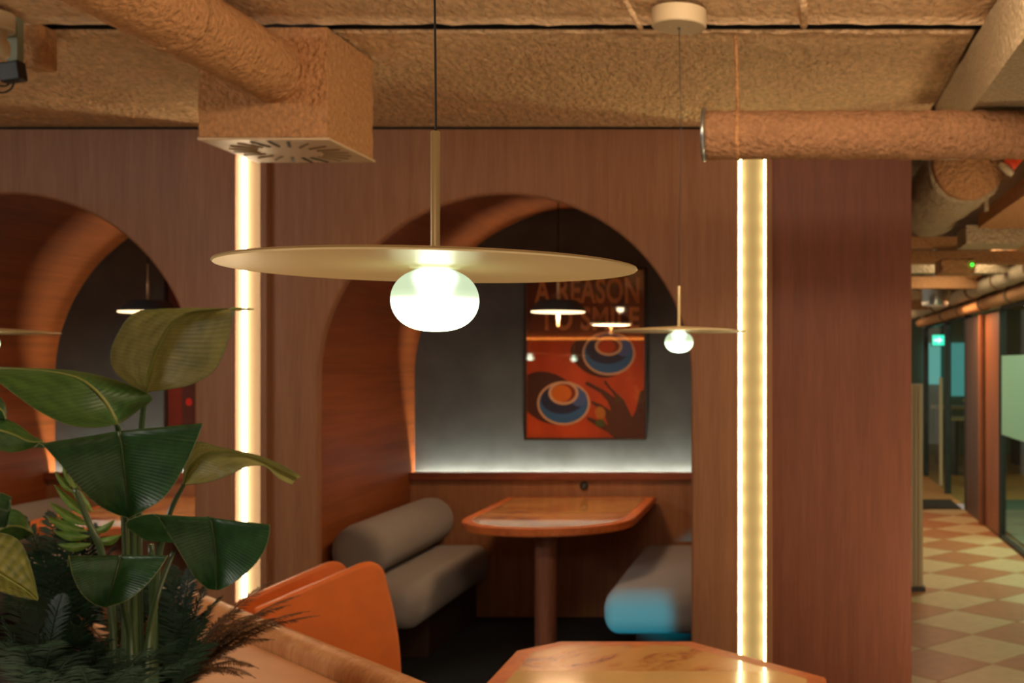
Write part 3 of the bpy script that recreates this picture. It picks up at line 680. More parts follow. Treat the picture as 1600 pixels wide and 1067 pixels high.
o = obj('cushion', lathe(bmesh.new(), pr+[(.140, ln*.5)]+[(r, ln-h) for r, h in pr[::-1]], (-2.148, 5.66, .607), 'Y', 40), FABRIC, bo, smooth=True)
dup(bo, (-PER, 0, 0), 'grey cylindrical bolster on the bench of the left niche, partly hidden by leaves')

# posters
def flat(pts, y, th=.0006): return prism(bmesh.new(), [Vector((p.x, y, p.z)) for p in pts], (0, th, 0))
def ell(u, v, ru, rv, D, n=36, a0=0, a1=2*PI, rot=0):
    out = []
    for i in range(n):
        a = a0+(a1-a0)*i/n; x, z = ru*math.cos(a), rv*math.sin(a)
        out.append(P(u+x*math.cos(rot)-z*math.sin(rot), v+x*math.sin(rot)+z*math.cos(rot), D))
    return out
DP = 7.03
def cm(r, g, b): return mat('print_%d_%d_%d' % (r, g, b), srgb(r, g, b), .6)
GLASS_P = bpy.data.materials.new('poster_glass'); GLASS_P.use_nodes = True
nt = GLASS_P.node_tree; N = nt.nodes; L = nt.links; N.remove(N['Principled BSDF'])
tr = N.new('ShaderNodeBsdfTransparent'); gl = N.new('ShaderNodeBsdfGlossy'); gl.inputs['Roughness'].default_value = .02
mx = N.new('ShaderNodeMixShader'); mx.inputs[0].default_value = .13
L.new(tr.outputs[0], mx.inputs[1]); L.new(gl.outputs[0], mx.inputs[2]); L.new(mx.outputs[0], N['Material Output'].inputs[0])
def frame(t, u0, u1, v0, v1, back):
    a, b_ = P(u0, v1, DP), P(u1, v0, DP); y = DP
    fr = bmesh.new(); wv = .012
    box(fr, a.x-wv, b_.x+wv, y-.022, y+.016, a.z-wv, a.z); box(fr, a.x-wv, b_.x+wv, y-.022, y+.016, b_.z, b_.z+wv)
    box(fr, a.x-wv, a.x, y-.022, y+.016, a.z, b_.z); box(fr, b_.x, b_.x+wv, y-.022, y+.016, a.z, b_.z)
    obj('frame', fr, mat('frame_dark', srgb(44, 34, 30), .5), t)
    pr = obj('print', nbox(a.x, b_.x, y+.004, y+.014, a.z, b_.z), back, t)
    obj('glass', nbox(a.x, b_.x, y-.016, y-.013, a.z, b_.z), GLASS_P, t)
    return pr
po = thing('framed_poster', 'framed poster of two blue coffee cups on orange under large lettering', 'poster', P(915, 550, DP))
ORANGE = mat('print_orange', srgb(226, 92, 40), .6, var=.2, vscale=6, stretch=(1, 1, .5), col2=srgb(196, 70, 28))
pr = frame(po, 823, 1007, 421, 684, ORANGE)
yy = DP+.0035
def lay(name, pts, col, k, lab=None):
    a, b_ = P(823.5, 683.5, DP), P(1006.5, 421.5, DP); q = clip([(p.x, p.z) for p in pts], a.x, b_.x, a.z, b_.z)
    o = obj(name, flat([Vector((x, 0, z)) for x, z in q], yy-.0009*k, .0007), cm(*col), pr)
    if lab: o['label'] = lab
    return o
lay('print_panel', [P(823.5, 421.5, DP), P(1006.5, 421.5, DP), P(1006.5, 526, DP), P(823.5, 526, DP)], (112, 60, 42), 0, 'dark brown upper part of the print')  # print brown raised to include the reflection on the glass
# shadows, saucers, cups
lay('print_shadow', ell(858, 622, 52, 38, DP, rot=.5), (84, 42, 30), 0)
lay('print_shadow', ell(930, 560, 42, 26, DP, rot=.5), (88, 42, 30), 0.2)
for (u, v, ru, rv, cu, cv, cru, crv, cofc) in ((880.5, 630, 41.5, 34.5, 880.5, 614, 23.5, 18.5, (236, 130, 40)), (951, 552, 41.5, 34.5, 951, 541, 21.5, 15, (214, 78, 34))):
    lay('saucer_print', ell(u, v, ru, rv, DP), (232, 186, 146), 1, 'cream rim of printed saucer')
    lay('saucer_print', ell(u, v, ru-3.5, rv-3.5, DP), (58, 116, 176), 2)
    lay('saucer_print', ell(u-2, v-6, ru-8, rv-12, DP), (46, 56, 92), 3, 'dark shaded well of printed saucer')
    lay('saucer_print', ell(u+24, v-8, 12, 13, DP, rot=.3), (84, 116, 184), 4)
    lay('cup_print', ell(cu, cv, cru, crv, DP), (236, 194, 156), 5)
    lay('cup_print', ell(cu, cv, cru-4.5, crv-4, DP), (150, 60, 30), 6)
    lay('cup_print', ell(cu-3, cv+.5, cru-8, crv-5, DP), cofc, 7, 'orange coffee in printed cup')
hand = [(1006, 608), (1000, 612), (994, 640), (988, 652), (975, 625), (955, 606), (946, 594), (943, 597), (957, 614), (962, 622), (945, 610), (917, 596), (914, 600), (938, 614), (950, 628), (955, 642),
        (940, 632), (924, 626), (924, 630), (938, 640), (946, 652), (950, 664), (930, 655), (918, 651), (917, 655), (936, 668), (948, 674), (960, 684), (1006, 684)]
lay('hand_shadow_print', [P(u, v, DP) for u, v in hand], (98, 56, 40), 8, 'brown shadow of a hand on the print')
lay('print_spot', ell(938, 645, 8, 10, DP, rot=-.3), (204, 130, 48), 9)
lay('print_spot', ell(938, 661, 8, 6, DP), (96, 104, 50), 9.2)
def text(body, u0, u1, v0, v1, col, k):
    cu = bpy.data.curves.new('lettering', 'FONT'); cu.body = body; cu.size = 1; cu.offset = .028; cu.extrude = 0; cu.space_character = 1.06
    o = bpy.data.objects.new('lettering', cu); COL.objects.link(o)
    dg = bpy.context.evaluated_depsgraph_get(); me = bpy.data.meshes.new_from_object(o.evaluated_get(dg)); bpy.data.objects.remove(o)
    xs = [v.co.x for v in me.vertices]; ys = [v.co.y for v in me.vertices]; a, b_ = P(u0, v1, DP), P(u1, v0, DP)
    y = yy-.0009*k
    for v in me.vertices:
        fx = (v.co.x-min(xs))/(max(xs)-min(xs)); fy = (v.co.y-min(ys))/(max(ys)-min(ys))
        v.co = Vector((a.x+(b_.x-a.x)*fx, y, a.z+(b_.z-a.z)*fy))
    bm = bmesh.new(); bm.from_mesh(me); o = obj('lettering', bm, cm(*col), pr); o['label'] = 'tan block lettering %s' % body
text('A REASON', 835, 999, 433, 474, (226, 156, 100), 1.5)
text('TO SMILE', 843, 999, 479, 516, (218, 148, 96), 1.5)
p2 = thing('framed_poster', 'framed dark red poster in the left niche, partly hidden behind a leaf', 'poster', P(350, 550, DP))
RED = mat('print_red', srgb(134, 34, 20), .6, var=.5, vscale=3)
pr2 = frame(p2, 262, 446, 421, 684, RED)
obj('print_panel', flat([P(284, 421.5, DP), P(445, 421.5, DP), P(445, 683, DP), P(284, 683, DP)], yy-.001, .0007), cm(76, 34, 34), pr2)['label'] = 'dark wine-coloured inner part of the print'
obj('print_spot', flat(ell(295, 628, 5, 6, DP), yy-.002, .0007), cm(226, 40, 30), pr2)['label'] = 'small bright red dot'  # reflected light painted as a red dot

# ------------------------------------------------------------------ near table
t = thing('dining_table', 'near wooden table with cut corners and burl inlay at the bottom edge', 'table', (-.34, 2.3, 0))
def tp(u, v): D = F*.81/(v-VY); return Vector(((u-VX)*D/F, D, 0))
c = [(-.765, 1.2), (-.765, 2.90), (-.762, 3.215), (-.661, 3.322), (-.280, 3.322), (.100, 2.94), (.100, 1.2)]
c = [(-.765, 1.5), (-.764, 3.215), (-.661, 3.322), (-.278, 3.322), (.100, 2.942), (.100, 1.5)]
def poly_in(c, d):
    out = []; n = len(c); cx = sum(p[0] for p in c)/n; cy = sum(p[1] for p in c)/n
    for i in range(n):
        a, b_, e = Vector(c[i-1]), Vector(c[i]), Vector(c[(i+1) % n]); d1 = (b_-a).normalized(); d2 = (e-b_).normalized()
        n1 = Vector((d1.y, -d1.x)); n2 = Vector((d2.y, -d2.x)); k = (n1+n2).normalized(); out.append(tuple(b_+k*d/max(.3, k.dot(n1))))
    return out
bm = prism(bmesh.new(), [Vector((x, y, .70)) for x, y in c], (0, 0, .04)); bmesh.ops.bevel(bm, geom=bm.edges[:], offset=.003, segments=2, affect='EDGES')
top = obj('table_top', bm, W_RIM, t); auto_smooth(top)
ci = poly_in(c, .05)
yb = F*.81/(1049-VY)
def cut(poly, y, keep):
    out = []
    for i in range(len(poly)):
        a, b_ = poly[i-1], poly[i]; ia = (a[1]-y)*keep >= 0; ib = (b_[1]-y)*keep >= 0
        if ia != ib: q = (y-a[1])/(b_[1]-a[1]); out.append((a[0]+(b_[0]-a[0])*q, y))
        if ib: out.append(b_)
    return out
obj('burl_inlay', prism(bmesh.new(), [Vector((x, y, .7402)) for x, y in cut(ci, yb, 1)], (0, 0, .0012)), BURL, top)
o = obj('pale_inlay', prism(bmesh.new(), [Vector((x, y, .7402)) for x, y in cut(ci, yb-.002, -1)], (0, 0, .0012)), PALE, top); o['label'] = 'pale yellow inlay'  # band of reflected light painted as a pale flat panel
for y in (1.8, 2.8):
    obj('column', lathe(bmesh.new(), [(0, .014), (.05, .014), (.05, .699), (.0, .699)], (-.33, y, 0), 'Z', 28), W_LEG, t)
    obj('base_plate', lathe(bmesh.new(), [(0, 0), (.2, 0), (.2, .008), (.06, .013), (0, .013)], (-.33, y, 0), 'Z', 36), BLACK, t)

# ------------------------------------------------------------------ orange tub chair
ch = thing('tub_chair', 'orange leather tub chair behind the planter edge', 'chair', (-1.7, 4.0, 0))
def wing(name, px, rads, D0, u0, k, th):
    pts = []
    for u, v in px:
        D = D0+(u-u0)*k; pts.append(P(u, v, D))
    pts = round_outline(pts, rads, 6)
    bm = prism(bmesh.new(), pts, th); bmesh.ops.bevel(bm, geom=[e for e in bm.edges if len(e.link_faces) == 2 and e.calc_face_angle(0) > 1.0], offset=.014, segments=4, affect='EDGES', profile=.5)
    o = obj(name, bm, LEATHER, ch); auto_smooth(o, 50); return o
wing('side_shell', [(395, 955), (578, 876), (600, 886), (628, 1000), (629, 1150), (400, 1150)], [.02, .05, .03, .2, .03, .03], 4.0, 597, .0017, (-.025, .040, 0))
wing('side_shell', [(370, 942), (522, 876), (543, 884), (556, 1000), (556, 1090), (380, 1090)], [.02, .05, .03, .1, .03, .03], 4.36, 541, .0017, (-.025, .040, 0))
q = [P(585, 930, 4.04), P(540, 930, 4.36)]
bm = bmesh.new(); prism(bm, [Vector((q[0].x, q[0].y, .42)), Vector((q[0].x-.03, q[0].y, .72)), Vector((q[1].x-.03, q[1].y, .72)), Vector((q[1].x, q[1].y, .42))], (-.05, -.03, 0))
obj('backrest', bm, LEATHER, ch)
sc = Vector((-1.72, 4.05, 0)); R_ = Matrix.Rotation(math.atan2(-.55, -.83)+PI, 4, 'Z')
bm = nbox(-.22, .22, -.19, .19, .34, .45, bev=.03, seg=4); bmesh.ops.transform(bm, matrix=Matrix.Translation(sc) @ R_, verts=bm.verts)
obj('seat', bm, LEATHER, ch, smooth=True)
for sx in (-.18, .18):
    for sy in (-.16, .16):
        p = sc+(R_ @ Vector((sx, sy, 0))); bm = bmesh.new(); tube(bm, [(p.x, p.y, .0), (p.x, p.y, .345)], .012, 10, r2=.018, sub=1); obj('leg', bm, W_CAP, ch, smooth=True)

# ------------------------------------------------------------------ planter with bent wooden rim
pl = thing('planter_box', 'long diagonal planter with a rounded wooden rim and flat tan ledge', 'planter', (-1.6, 2.6, 0))
A = Vector((-1.90, 3.565, 0)); B = Vector((-.835, 2.521, 0)); d = (B-A).normalized(); nrm = Vector((d.y, -d.x, 0))  # nrm points away (far side)
if nrm.y < 0: nrm = -nrm
LZ = .775
LEDGE = mat('ledge_tan', srgb(206, 146, 96), .5, var=.1, vscale=8)
bm = bmesh.new()   # rim: half-round profile swept along A-B
prof = [(0, LZ-.02), (0, LZ+.014)]+[(.040-.040*math.cos(a), LZ+.014+.040*math.sin(a)) for a in [math.radians(x) for x in range(15, 181, 15)]]+[(.080, .02), (.06, .02), (.06, LZ-.02)]
ra = [bm.verts.new(A+nrm*x+Vector((0, 0, z))) for x, z in prof]; rb = [bm.verts.new(B+nrm*x+Vector((0, 0, z))) for x, z in prof]
for i in range(len(prof)): bm.faces.new((ra[i], rb[i], rb[(i+1) % len(prof)], ra[(i+1) % len(prof)]))
bm.faces.new(ra[::-1]); bm.faces.new(rb); bmesh.ops.recalc_face_normals(bm, faces=bm.faces)
o = obj('bent_rim', bm, W_PALE, pl); auto_smooth(o)
w_in = .24
def q3(p, off, z): return p-nrm*off+Vector((0, 0, z))
obj('ledge', prism(bmesh.new(), [q3(A, .003, LZ-.03), q3(B, .003, LZ-.03), q3(B, w_in, LZ-.03), q3(A, w_in, LZ-.03)], (0, 0, .03)), LEDGE, pl)
obj('inner_wall', prism(bmesh.new(), [q3(A, w_in-.02, .05), q3(B, w_in-.02, .05), q3(B, w_in-.002, .05), q3(A, w_in-.002, .05)], (0, 0, LZ-.085)), BLACK, pl)
obj('front_wall', prism(bmesh.new(), [q3(A, 1.1, 0), q3(B, 1.1, 0), q3(B, 1.13, 0), q3(A, 1.13, 0)], (0, 0, LZ-.05)), W_PALE, pl)
so = obj('soil', prism(bmesh.new(), [q3(A, w_in+.002, .5), q3(B, w_in+.002, .5), q3(B, 1.098, .5), q3(A, 1.098, .5)], (0, 0, .20)), mat('soil', srgb(26, 20, 15), .95, bump=1, bscale=60, var=.4), pl)

# ------------------------------------------------------------------ plants
def leaf_mat(name, c1, c2, vein=26, trans=.35, rough=.38, slant=1.5, bumps=.22):
    m = bpy.data.materials.new(name); m.use_nodes = True; nt = m.node_tree; N = nt.nodes; L = nt.links; b = N['Principled BSDF']
    b.inputs['Roughness'].default_value = rough; b.inputs['Specular IOR Level'].default_value = .45
    uv = N.new('ShaderNodeUVMap'); sp = N.new('ShaderNodeSeparateXYZ'); L.new(uv.outputs[0], sp.inputs[0])
    ab = N.new('ShaderNodeMath'); ab.operation = 'ABSOLUTE'; L.new(sp.outputs['Y'], ab.inputs[0])
    ma = N.new('ShaderNodeMath'); ma.operation = 'MULTIPLY_ADD'; ma.inputs[1].default_value = -slant/10; L.new(ab.outputs[0], ma.inputs[0]); L.new(sp.outputs['X'], ma.inputs[2])
    mu = N.new('ShaderNodeMath'); mu.operation = 'MULTIPLY'; mu.inputs[1].default_value = vein*2*PI; L.new(ma.outputs[0], mu.inputs[0])
    si = N.new('ShaderNodeMath'); si.operation = 'SINE'; L.new(mu.outputs[0], si.inputs[0])
    ns = N.new('ShaderNodeTexNoise'); ns.inputs['Scale'].default_value = 5; L.new(uv.outputs[0], ns.inputs[0])
    ad = N.new('ShaderNodeMath'); ad.operation = 'MULTIPLY_ADD'; ad.inputs[1].default_value = .055; ad.inputs[2].default_value = 0
    L.new(si.outputs[0], ad.inputs[0]); a2 = N.new('ShaderNodeMath'); a2.operation = 'ADD'; L.new(ad.outputs[0], a2.inputs[0]); L.new(ns.outputs['Fac'], a2.inputs[1])
    cr = N.new('ShaderNodeValToRGB'); cr.color_ramp.elements[0].position = .3; cr.color_ramp.elements[1].position = .75
    cr.color_ramp.elements[0].color = c2; cr.color_ramp.elements[1].color = c1; L.new(a2.outputs[0], cr.inputs[0]); L.new(cr.outputs[0], b.inputs['Base Color'])
    bp = N.new('ShaderNodeBump'); bp.inputs['Strength'].default_value = bumps; bp.inputs['Distance'].default_value = .002; L.new(si.outputs[0], bp.inputs['Height']); L.new(bp.outputs[0], b.inputs['Normal'])
    tl = N.new('ShaderNodeBsdfTranslucent'); L.new(cr.outputs[0], tl.inputs[0]); mx = N.new('ShaderNodeMixShader'); mx.inputs[0].default_value = trans
    L.new(b.outputs[0], mx.inputs[1]); L.new(tl.outputs[0], mx.inputs[2]); L.new(mx.outputs[0], N['Material Output'].inputs[0]); return m
LM_OLIVE = leaf_mat('leaf_underside_olive', srgb(162, 162, 100), srgb(124, 126, 72), 26, bumps=.12)
LM_GREEN = leaf_mat('leaf_green', srgb(88, 128, 60), srgb(56, 96, 46), 22, bumps=.12)
LM_DARK = leaf_mat('leaf_dark_green', srgb(50, 94, 50), srgb(34, 70, 38), 28, trans=.25, bumps=.12)
LM_YEL = leaf_mat('leaf_yellow_green', srgb(150, 148, 70), srgb(96, 104, 44), 10)
STEM = mat('petiole_green', srgb(66, 92, 52), .3, var=.3, vscale=10, spec=.6)
RIB = mat('midrib_green', srgb(140, 150, 74), .45)
EDGE = mat('leaf_edge', srgb(104, 116, 66), .5)
def interp(tab, t):
    """Catmull-Rom of a list of (t, Vector)"""
    ts = [a for a, _ in tab]; ps = [b for _, b in tab]
    for i in range(len(ts)-1):
        if t <= ts[i+1] or i == len(ts)-2:
            h = ts[i+1]-ts[i]; q = max(0, min(1, (t-ts[i])/h)); p1, p2 = ps[i], ps[i+1]
            m1 = (p2-ps[i-1])/(ts[i+1]-ts[i-1]) if i > 0 else (p2-p1)/h
            m2 = (ps[i+2]-p1)/(ts[i+2]-ts[i]) if i+2 < len(ps) else (p2-p1)/h
            return p1*(2*q**3-3*q*q+1)+m1*h*(q**3-2*q*q+q)+p2*(-2*q**3+3*q*q)+m2*h*(q**3-q*q)
def leaf(parent, rows, m, D, dm=0., dl=.03, drr=.03, ns=26, nc=8, rib=.0035, name='leaf', ripple=.0015, edge=True):
    """rows: (t, mid, left, right[, depth offset]) in photograph pixels, placed at depth D"""
    M, Lf, Rt = [], [], []
    for r in rows:
        off = r[4] if len(r) > 4 else 0
        M.append((r[0], P(r[1][0], r[1][1], D+off+dm))); Lf.append((r[0], P(r[2][0], r[2][1], D+off+dl))); Rt.append((r[0], P(r[3][0], r[3][1], D+off+drr)))
    bm = bmesh.new(); uvl = bm.loops.layers.uv.new('UVMap'); grid = []; uvs = {}
    for i in range(ns+1):
        t = rows[0][0]+(rows[-1][0]-rows[0][0])*i/ns; mid, l, r = interp(M, t), interp(Lf, t), interp(Rt, t); row = []
        for k in range(-nc, nc+1):
            s = k/nc; e = l if s < 0 else r; a = abs(s); p = mid.lerp(e, a)
            p = p+Vector((0, 1, 0))*(-.35*(a-a*a))*abs((e-mid).length)*.35      # soft arching between rib and margin
            p += Vector((0, 1, .3))*ripple*math.sin(t*60+s*3)*a
            v = bm.verts.new(p); uvs[v] = (t, s); row.append(v)
        grid.append(row)
    for a, b_ in zip(grid, grid[1:]):
        for k in range(len(a)-1):
            f = bm.faces.new((a[k], a[k+1], b_[k+1], b_[k]))
            for lp in f.loops: lp[uvl].uv = uvs[lp.vert]
    o = obj(name, bm, m, parent, smooth=True)
    mids = [interp(M, rows[0][0]+(rows[-1][0]-rows[0][0])*i/12)+Vector((0, -.0015, 0)) for i in range(13)]
    bm = bmesh.new(); tube(bm, mids, rib, 6, r2=rib*.25, sub=1); obj('midrib', bm, RIB if m is not LM_DARK else STEM, o, smooth=True)
    if edge:
        for T in (Lf, Rt):
            es = [interp(T, rows[0][0]+(rows[-1][0]-rows[0][0])*i/20) for i in range(21)]
            bm = bmesh.new(); tube(bm, es, .0009, 5, r2=.0005, sub=1); obj('margin', bm, EDGE, o, smooth=True)
    return o
def stem(parent, pts, r, r2=None, name='stem', m=None):
    bm = bmesh.new(); tube(bm, [P(*p) for p in pts], r, 10, r2=r2, sub=6); return obj(name, bm, m or STEM, parent, smooth=True)

big = thing('bird_of_paradise_plant', 'tall broad-leaved green plant with paddle-shaped leaves at the left', 'plant', P(218, 1150, 2.25))
leaf(big, [(0, (228, 612), (226, 612), (231, 612)), (.12, (231, 596), (203, 601), (262, 608)), (.28, (237, 572), (178, 578), (300, 600)), (.48, (248, 543), (173, 550), (335, 578)),
           (.66, (262, 515), (184, 522), (354, 540)), (.82, (280, 497), (202, 495), (362, 505)), (.92, (310, 486), (228, 484), (366, 490)), (1, (366, 482), (300, 481), (368, 485))], LM_OLIVE, 2.2, dl=-.05, drr=-.03, rib=.0045)
bm = bmesh.new(); tube(bm, [P(362, 483, 2.18), P(380, 483, 2.18), P(396, 483, 2.17)], .004, 6, r2=.0015); obj('leaf_tip', bm, RIB, big, smooth=True)
leaf(big, [(0, (183, 664), (181, 663), (186, 663)), (.12, (177, 648), (150, 668), (214, 642)), (.28, (166, 629), (108, 664), (238, 622)), (.48, (147, 607), (62, 643), (203, 602)),
           (.68, (116, 588), (26, 618), (152, 586)), (.85, (55, 578), (2, 600), (90, 577)), (1, (-28, 575), (-30, 578), (-20, 573))], LM_GREEN, 2.1, dl=-.08, drr=.06, rib=.0045)
leaf(big, [(-.3, (187, 700), (54, 699), (298, 690), .12), (-.12, (186, 682), (57, 697), (312, 670), .05), (0, (187, 673), (64, 693), (317, 661)), (.22, (192, 705), (90, 720), (304, 695)),
           (.48, (196, 740), (120, 757), (284, 736)), (.74, (199, 773), (152, 788), (256, 777)), (.92, (200, 798), (180, 803), (226, 797)), (1, (201, 809), (200, 809), (204, 808))], LM_DARK, 2.0, dl=-.04, drr=-.03)
leaf(big, [(0, (288, 757), (286, 756), (291, 757)), (.2, (298, 730), (291, 712), (330, 752)), (.4, (322, 710), (306, 690), (364, 739)),
           (.6, (362, 706), (345, 699), (390, 728)), (.76, (402, 717), (398, 710), (415, 729)), (.9, (438, 735), (440, 726), (436, 748)), (1, (464, 748), (471, 745), (456, 757))], LM_OLIVE, 2.3, dl=-.02, drr=-.05)
leaf(big, [(-.55, (305, 850), (228, 845), (380, 846), .10), (-.25, (310, 822), (196, 818), (405, 828), .06), (0, (328, 808), (240, 803), (421, 820)), (.25, (334, 835), (262, 832), (417, 850)),
           (.5, (338, 865), (284, 868), (398, 882)), (.78, (339, 895), (306, 904), (366, 910)), (1, (338, 922), (326, 921), (345, 921))], LM_DARK, 2.12, dl=-.03, drr=-.03)
leaf(big, [(-.3, (190, 885), (106, 885), (255, 880), .07), (0, (190, 867), (108, 868), (262, 868)), (.3, (184, 890), (113, 896), (248, 890)), (.6, (176, 918), (127, 926), (224, 918)),
           (.85, (168, 940), (146, 943), (194, 940)), (1, (164, 948), (160, 948), (168, 948))], LM_DARK, 1.95, dl=-.03, drr=-.03)
stem(big, [(229, 608, 2.2), (222, 660, 2.2), (217, 760, 2.22), (216, 900, 2.25), (220, 1110, 2.25)], .0045, .009)
stem(big, [(183, 662, 2.1), (190, 700, 2.12), (205, 800, 2.2), (208, 950, 2.22), (210, 1110, 2.25)], .0045, .010)
stem(big, [(290, 752, 2.3), (318, 716, 2.3), (300, 735, 2.29), (264, 800, 2.27), (243, 900, 2.25), (232, 1110, 2.25)][0:1]+[(264, 805, 2.27), (244, 900, 2.25), (232, 1110, 2.25)], .004, .009)
stem(big, [(187, 676, 2.04), (192, 760, 2.14), (198, 900, 2.2), (200, 1110, 2.25)], .004, .009)
stem(big, [(271, 862, 2.17), (246, 930, 2.2), (232, 1000, 2.2), (226, 1110, 2.25)], .004, .008)
stem(big, [(189, 872, 2.0), (192, 940, 2.1), (204, 1000, 2.2), (206, 1110, 2.25)], .004, .008)
stem(big, [(205, 840, 2.26), (200, 920, 2.26), (193, 1110, 2.28)], .006, .010)
stem(big, [(236, 850, 2.3), (240, 960, 2.3), (240, 1110, 2.3)], .006, .010)

def frond(parent, p0, p1, p2, n, ln, wd, m, droop=.3, name='frond', jitter=.15, spread=(0, 0, 1)):
    """feather-like frond: curved rachis p0-p1-p2 with n pairs of narrow leaflets"""
    bm = bmesh.new(); uvl = bm.loops.layers.uv.new('UVMap'); p0, p1, p2 = Vector(p0), Vector(p1), Vector(p2)
    q = lambda t: p0*(1-t)**2+p1*2*t*(1-t)+p2*t*t
    pts = [q(i/10) for i in range(11)]; tube(bm, pts, .0028, 5, r2=.0006, sub=1)
    for i in range(n):
        t = .12+.88*i/n; c = q(t); tg = (q(min(1, t+.02))-q(t-.02)).normalized(); sd = tg.cross(Vector(spread)).normalized()
        if sd.length < .1: sd = Vector((1, 0, 0))
        L_ = ln*(math.sin(PI*min(1, .15+t*.9))**.6)*(1-.35*t)
        for s in (-1, 1):
            dd = (sd*s+tg*.75+Vector((random.uniform(-1, 1), random.uniform(-1, 1), random.uniform(-1, 1)-droop))*jitter).normalized(); tip = c+dd*L_+Vector((0, 0, -droop*L_*.4))
            up = dd.cross(tg).normalized()*.001; wv = tg*wd*.5; mid = c.lerp(tip, .45)+Vector((0, 0, L_*.06))
            a = bm.verts.new(c-wv*.4); b_ = bm.verts.new(c+wv*.4); c1 = bm.verts.new(mid+wv); c2 = bm.verts.new(mid-wv); e = bm.verts.new(tip)
            for fc in ((a, b_, c1, c2), (c2, c1, e)):
                f = bm.faces.new(fc)
                for lp in f.loops: lp[uvl].uv = (t, 0)
    return obj(name, bm, m, parent, smooth=False)
F_DARK = leaf_mat('fern_dark', srgb(30, 68, 44), srgb(14, 38, 27), 3, trans=.2, rough=.6)
F_MID = leaf_mat('fern_mid', srgb(66, 118, 60), srgb(34, 74, 40), 3, trans=.3)
F_BRIGHT = leaf_mat('fern_bright', srgb(146, 186, 92), srgb(98, 146, 68), 3, trans=.35)
F_BRONZE = leaf_mat('fern_bronze', srgb(122, 84, 52), srgb(60, 44, 30), 3, trans=.15, rough=.5)
def fern(name, label, base, targets, m, n=26, ln=.07, wd=.010, arch=.12, droop=.3, cat='fern', grp=None, spread=(0, 0, 1)):
    b0 = P(*base); b0.z = max(b0.z, .70) if base[2] > 0 else b0.z
    t = thing(name, label, cat, b0, grp)
    for tg in targets:
        e = P(*tg[:3]); md = b0.lerp(e, .55)+Vector((0, 0, arch)); frond(t, b0, md, e, n, ln*random.uniform(.85, 1.1), wd, m, droop, spread=spread)
    return t
# bright finger-leaved philodendron at the left behind the big leaves
ph = thing('finger_leaf_plant', 'bright green plant with finger-shaped leaves behind the large dark leaf', 'plant', P(155, 1060, 2.45))
stem(ph, [(118, 762, 2.4), (138, 815, 2.4), (158, 862, 2.4), (175, 960, 2.42), (180, 1120, 2.45)], .006, .008)
def finger(p, base, ang, ln, wd, D, m, k=0):
    u0, v0 = base; c, s = math.cos(ang), math.sin(ang); rows = []
    for t, wf in ((0, .12), (.2, .7), (.5, 1), (.8, .65), (1, .04)):
        u, v = u0+c*ln*t, v0+s*ln*t+8*math.sin(t*PI*.8); rows.append((t, (u, v), (u+s*wd*wf, v-c*wd*wf), (u-s*wd*wf, v+c*wd*wf)))
    return leaf(p, rows, m, D, dl=.008, drr=.008, ns=8, nc=2, rib=.0012, ripple=0, edge=False)
for base, ang, ln, wd in (((140, 808), -2.35, 78, 7), ((138, 820), -2.55, 74, 8), ((136, 830), -2.72, 70, 8), ((140, 838), -2.9, 58, 7), ((145, 800), -2.15, 72, 7), ((118, 765), -2.0, 50, 6), ((112, 762), -1.75, 40, 6), ((120, 770), -2.3, 52, 6),
                          ((146, 830), -.6, 40, 6), ((150, 845), -.35, 42, 7), ((142, 850), -3.05, 52, 7)):
    finger(ph, base, ang, ln, wd, 2.42, F_BRIGHT)
# broad leaves at the left edge
bl = thing('broad_leaf_plant', 'plant with a veined yellow-green leaf at the lower left edge', 'plant', P(-60, 1120, 2.0))
leaf(bl, [(0, (-70, 855), (-70, 853), (-70, 858)), (.3, (-30, 876), (-22, 832), (-36, 915)), (.6, (8, 900), (26, 842), (-4, 922)), (.85, (40, 920), (48, 884), (28, 932)), (1, (60, 937), (60, 935), (59, 938))], LM_YEL, 1.9, dl=-.02, drr=.0)
leaf(bl, [(0, (-40, 690), (-40, 689), (-40, 691)), (.3, (-10, 672), (-5, 655), (-10, 700)), (.6, (20, 678), (25, 662), (15, 706)), (.85, (48, 690), (50, 680), (42, 702)), (1, (68, 690), (68, 689), (68, 692))], LM_GREEN, 2.3)
leaf(bl, [(0, (-40, 620), (-40, 618), (-40, 622)), (.4, (-12, 632), (-10, 615), (-16, 650)), (.8, (5, 642), (8, 632), (0, 656)), (1, (10, 655), (11, 653), (9, 656))], F_MID, 2.3)
leaf(bl, [(0, (-40, 815), (-40, 813), (-40, 817)), (.3, (-10, 795), (-8, 772), (-14, 820)), (.6, (15, 798), (16, 776), (10, 822)), (1, (16, 780), (17, 779), (15, 781))], LM_DARK, 2.4)
leaf(bl, [(0, (-30, 850), (-30, 848), (-30, 852)), (.3, (5, 825), (5, 800), (5, 845)), (.6, (30, 822), (32, 800), (28, 845)), (1, (52, 832), (52, 831), (52, 834))], LM_GREEN, 2.45)
for a in (((-40, 690, 2.3), (-60, 900, 2.1), (-70, 1130, 2.0)), ((-70, 855, 1.9), (-90, 980, 1.95), (-80, 1130, 2.0)), ((-30, 850, 2.45), (-50, 980, 2.2), (-70, 1130, 2.0)),
          ((-40, 620, 2.3), (-75, 900, 2.1), (-75, 1130, 2.0)), ((-40, 815, 2.4), (-60, 950, 2.2), (-72, 1130, 2.0))): stem(bl, list(a), .004, .006)
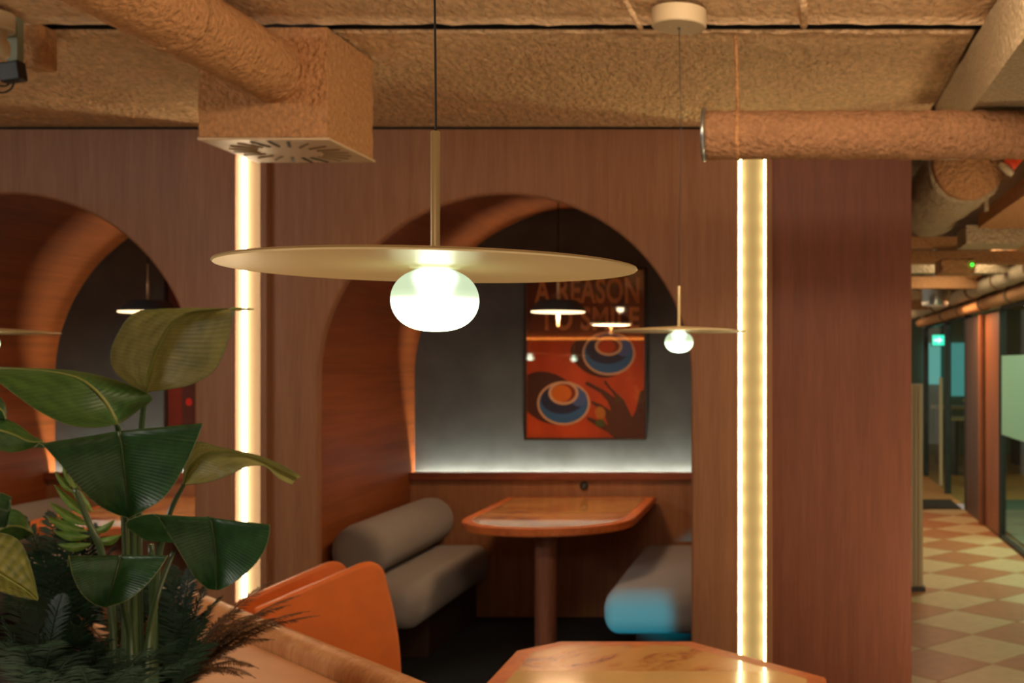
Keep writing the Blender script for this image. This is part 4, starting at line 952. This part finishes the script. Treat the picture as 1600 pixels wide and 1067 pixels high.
# ferns
fern('dark_fern', 'dark green fern with stiff comb-like fronds left of the big plant stems', (110, 1050, 2.5), [(30, 800, 2.5), (75, 795, 2.55), (110, 800, 2.5), (150, 815, 2.55), (15, 850, 2.4), (185, 850, 2.55), (60, 860, 2.35), (130, 880, 2.4)], F_DARK, 26, .075, .011, .10)
fern('dark_fern', 'low dark fern filling the lower left corner of the planter', (60, 1110, 2.0), [(-20, 940, 1.95), (20, 915, 2.1), (60, 930, 2.05), (100, 925, 2.05), (150, 960, 2.0), (-10, 1000, 1.9), (30, 1010, 1.85), (90, 1000, 1.85), (140, 1020, 1.9), (180, 1000, 2.0)], F_DARK, 34, .06, .007, .06)
fern('dark_fern', 'dark glossy fern right of the big plant stems', (275, 1090, 2.35), [(300, 880, 2.4), (330, 900, 2.4), (270, 880, 2.4), (350, 930, 2.35), (290, 950, 2.25), (250, 930, 2.4), (320, 970, 2.25), (340, 1010, 2.2)], F_DARK, 44, .05, .005, .08)
bf = fern('bronze_fern', 'feathery bronze-brown fern leaning over the planter ledge', (270, 1080, 2.45), [(500, 962, 2.62), (470, 930, 2.62), (455, 945, 2.6), (440, 965, 2.55), (420, 975, 2.5), (400, 990, 2.5), (400, 960, 2.6), (380, 950, 2.6), (405, 1045, 2.4), (375, 1035, 2.35), (400, 1060, 2.3), (350, 1055, 2.3), (430, 905, 2.65), (485, 955, 2.6), (455, 970, 2.58), (425, 955, 2.55), (395, 975, 2.5), (370, 965, 2.5), (430, 1000, 2.5), (380, 1060, 2.3)], F_BRONZE, 70, .045, .003, .07, .5)
fern('bronze_fern', 'dull brown fern low behind the big plant stems', (215, 1100, 2.5), [(120, 960, 2.45), (160, 940, 2.5), (280, 930, 2.5), (310, 960, 2.5), (90, 1000, 2.4), (200, 930, 2.5), (240, 950, 2.5)], F_BRONZE, 36, .055, .005, .05, .4)

fern('dark_fern', 'dense dark fern in the middle of the planter behind the stems', (235, 1120, 2.55), [(140, 900, 2.6), (170, 880, 2.6), (200, 880, 2.62), (240, 880, 2.62), (275, 895, 2.6), (300, 920, 2.55), (325, 950, 2.5), (160, 950, 2.5), (210, 940, 2.5), (260, 960, 2.5), (310, 1000, 2.45), (330, 1040, 2.4), (120, 980, 2.5), (350, 1000, 2.5)], F_DARK, 40, .07, .009, .05, .4)
fern('dark_fern', 'dark fern at the bottom edge of the frame before the plant stems', (150, 1130, 2.15), [(70, 1000, 1.9), (110, 970, 1.9), (150, 1000, 1.95), (190, 1010, 1.9), (240, 1010, 1.95), (280, 1000, 2.0), (310, 1030, 2.0), (30, 1040, 1.85), (0, 1030, 1.9), (220, 1040, 1.85), (120, 1040, 1.8)], F_DARK, 40, .06, .008, .05, .4)
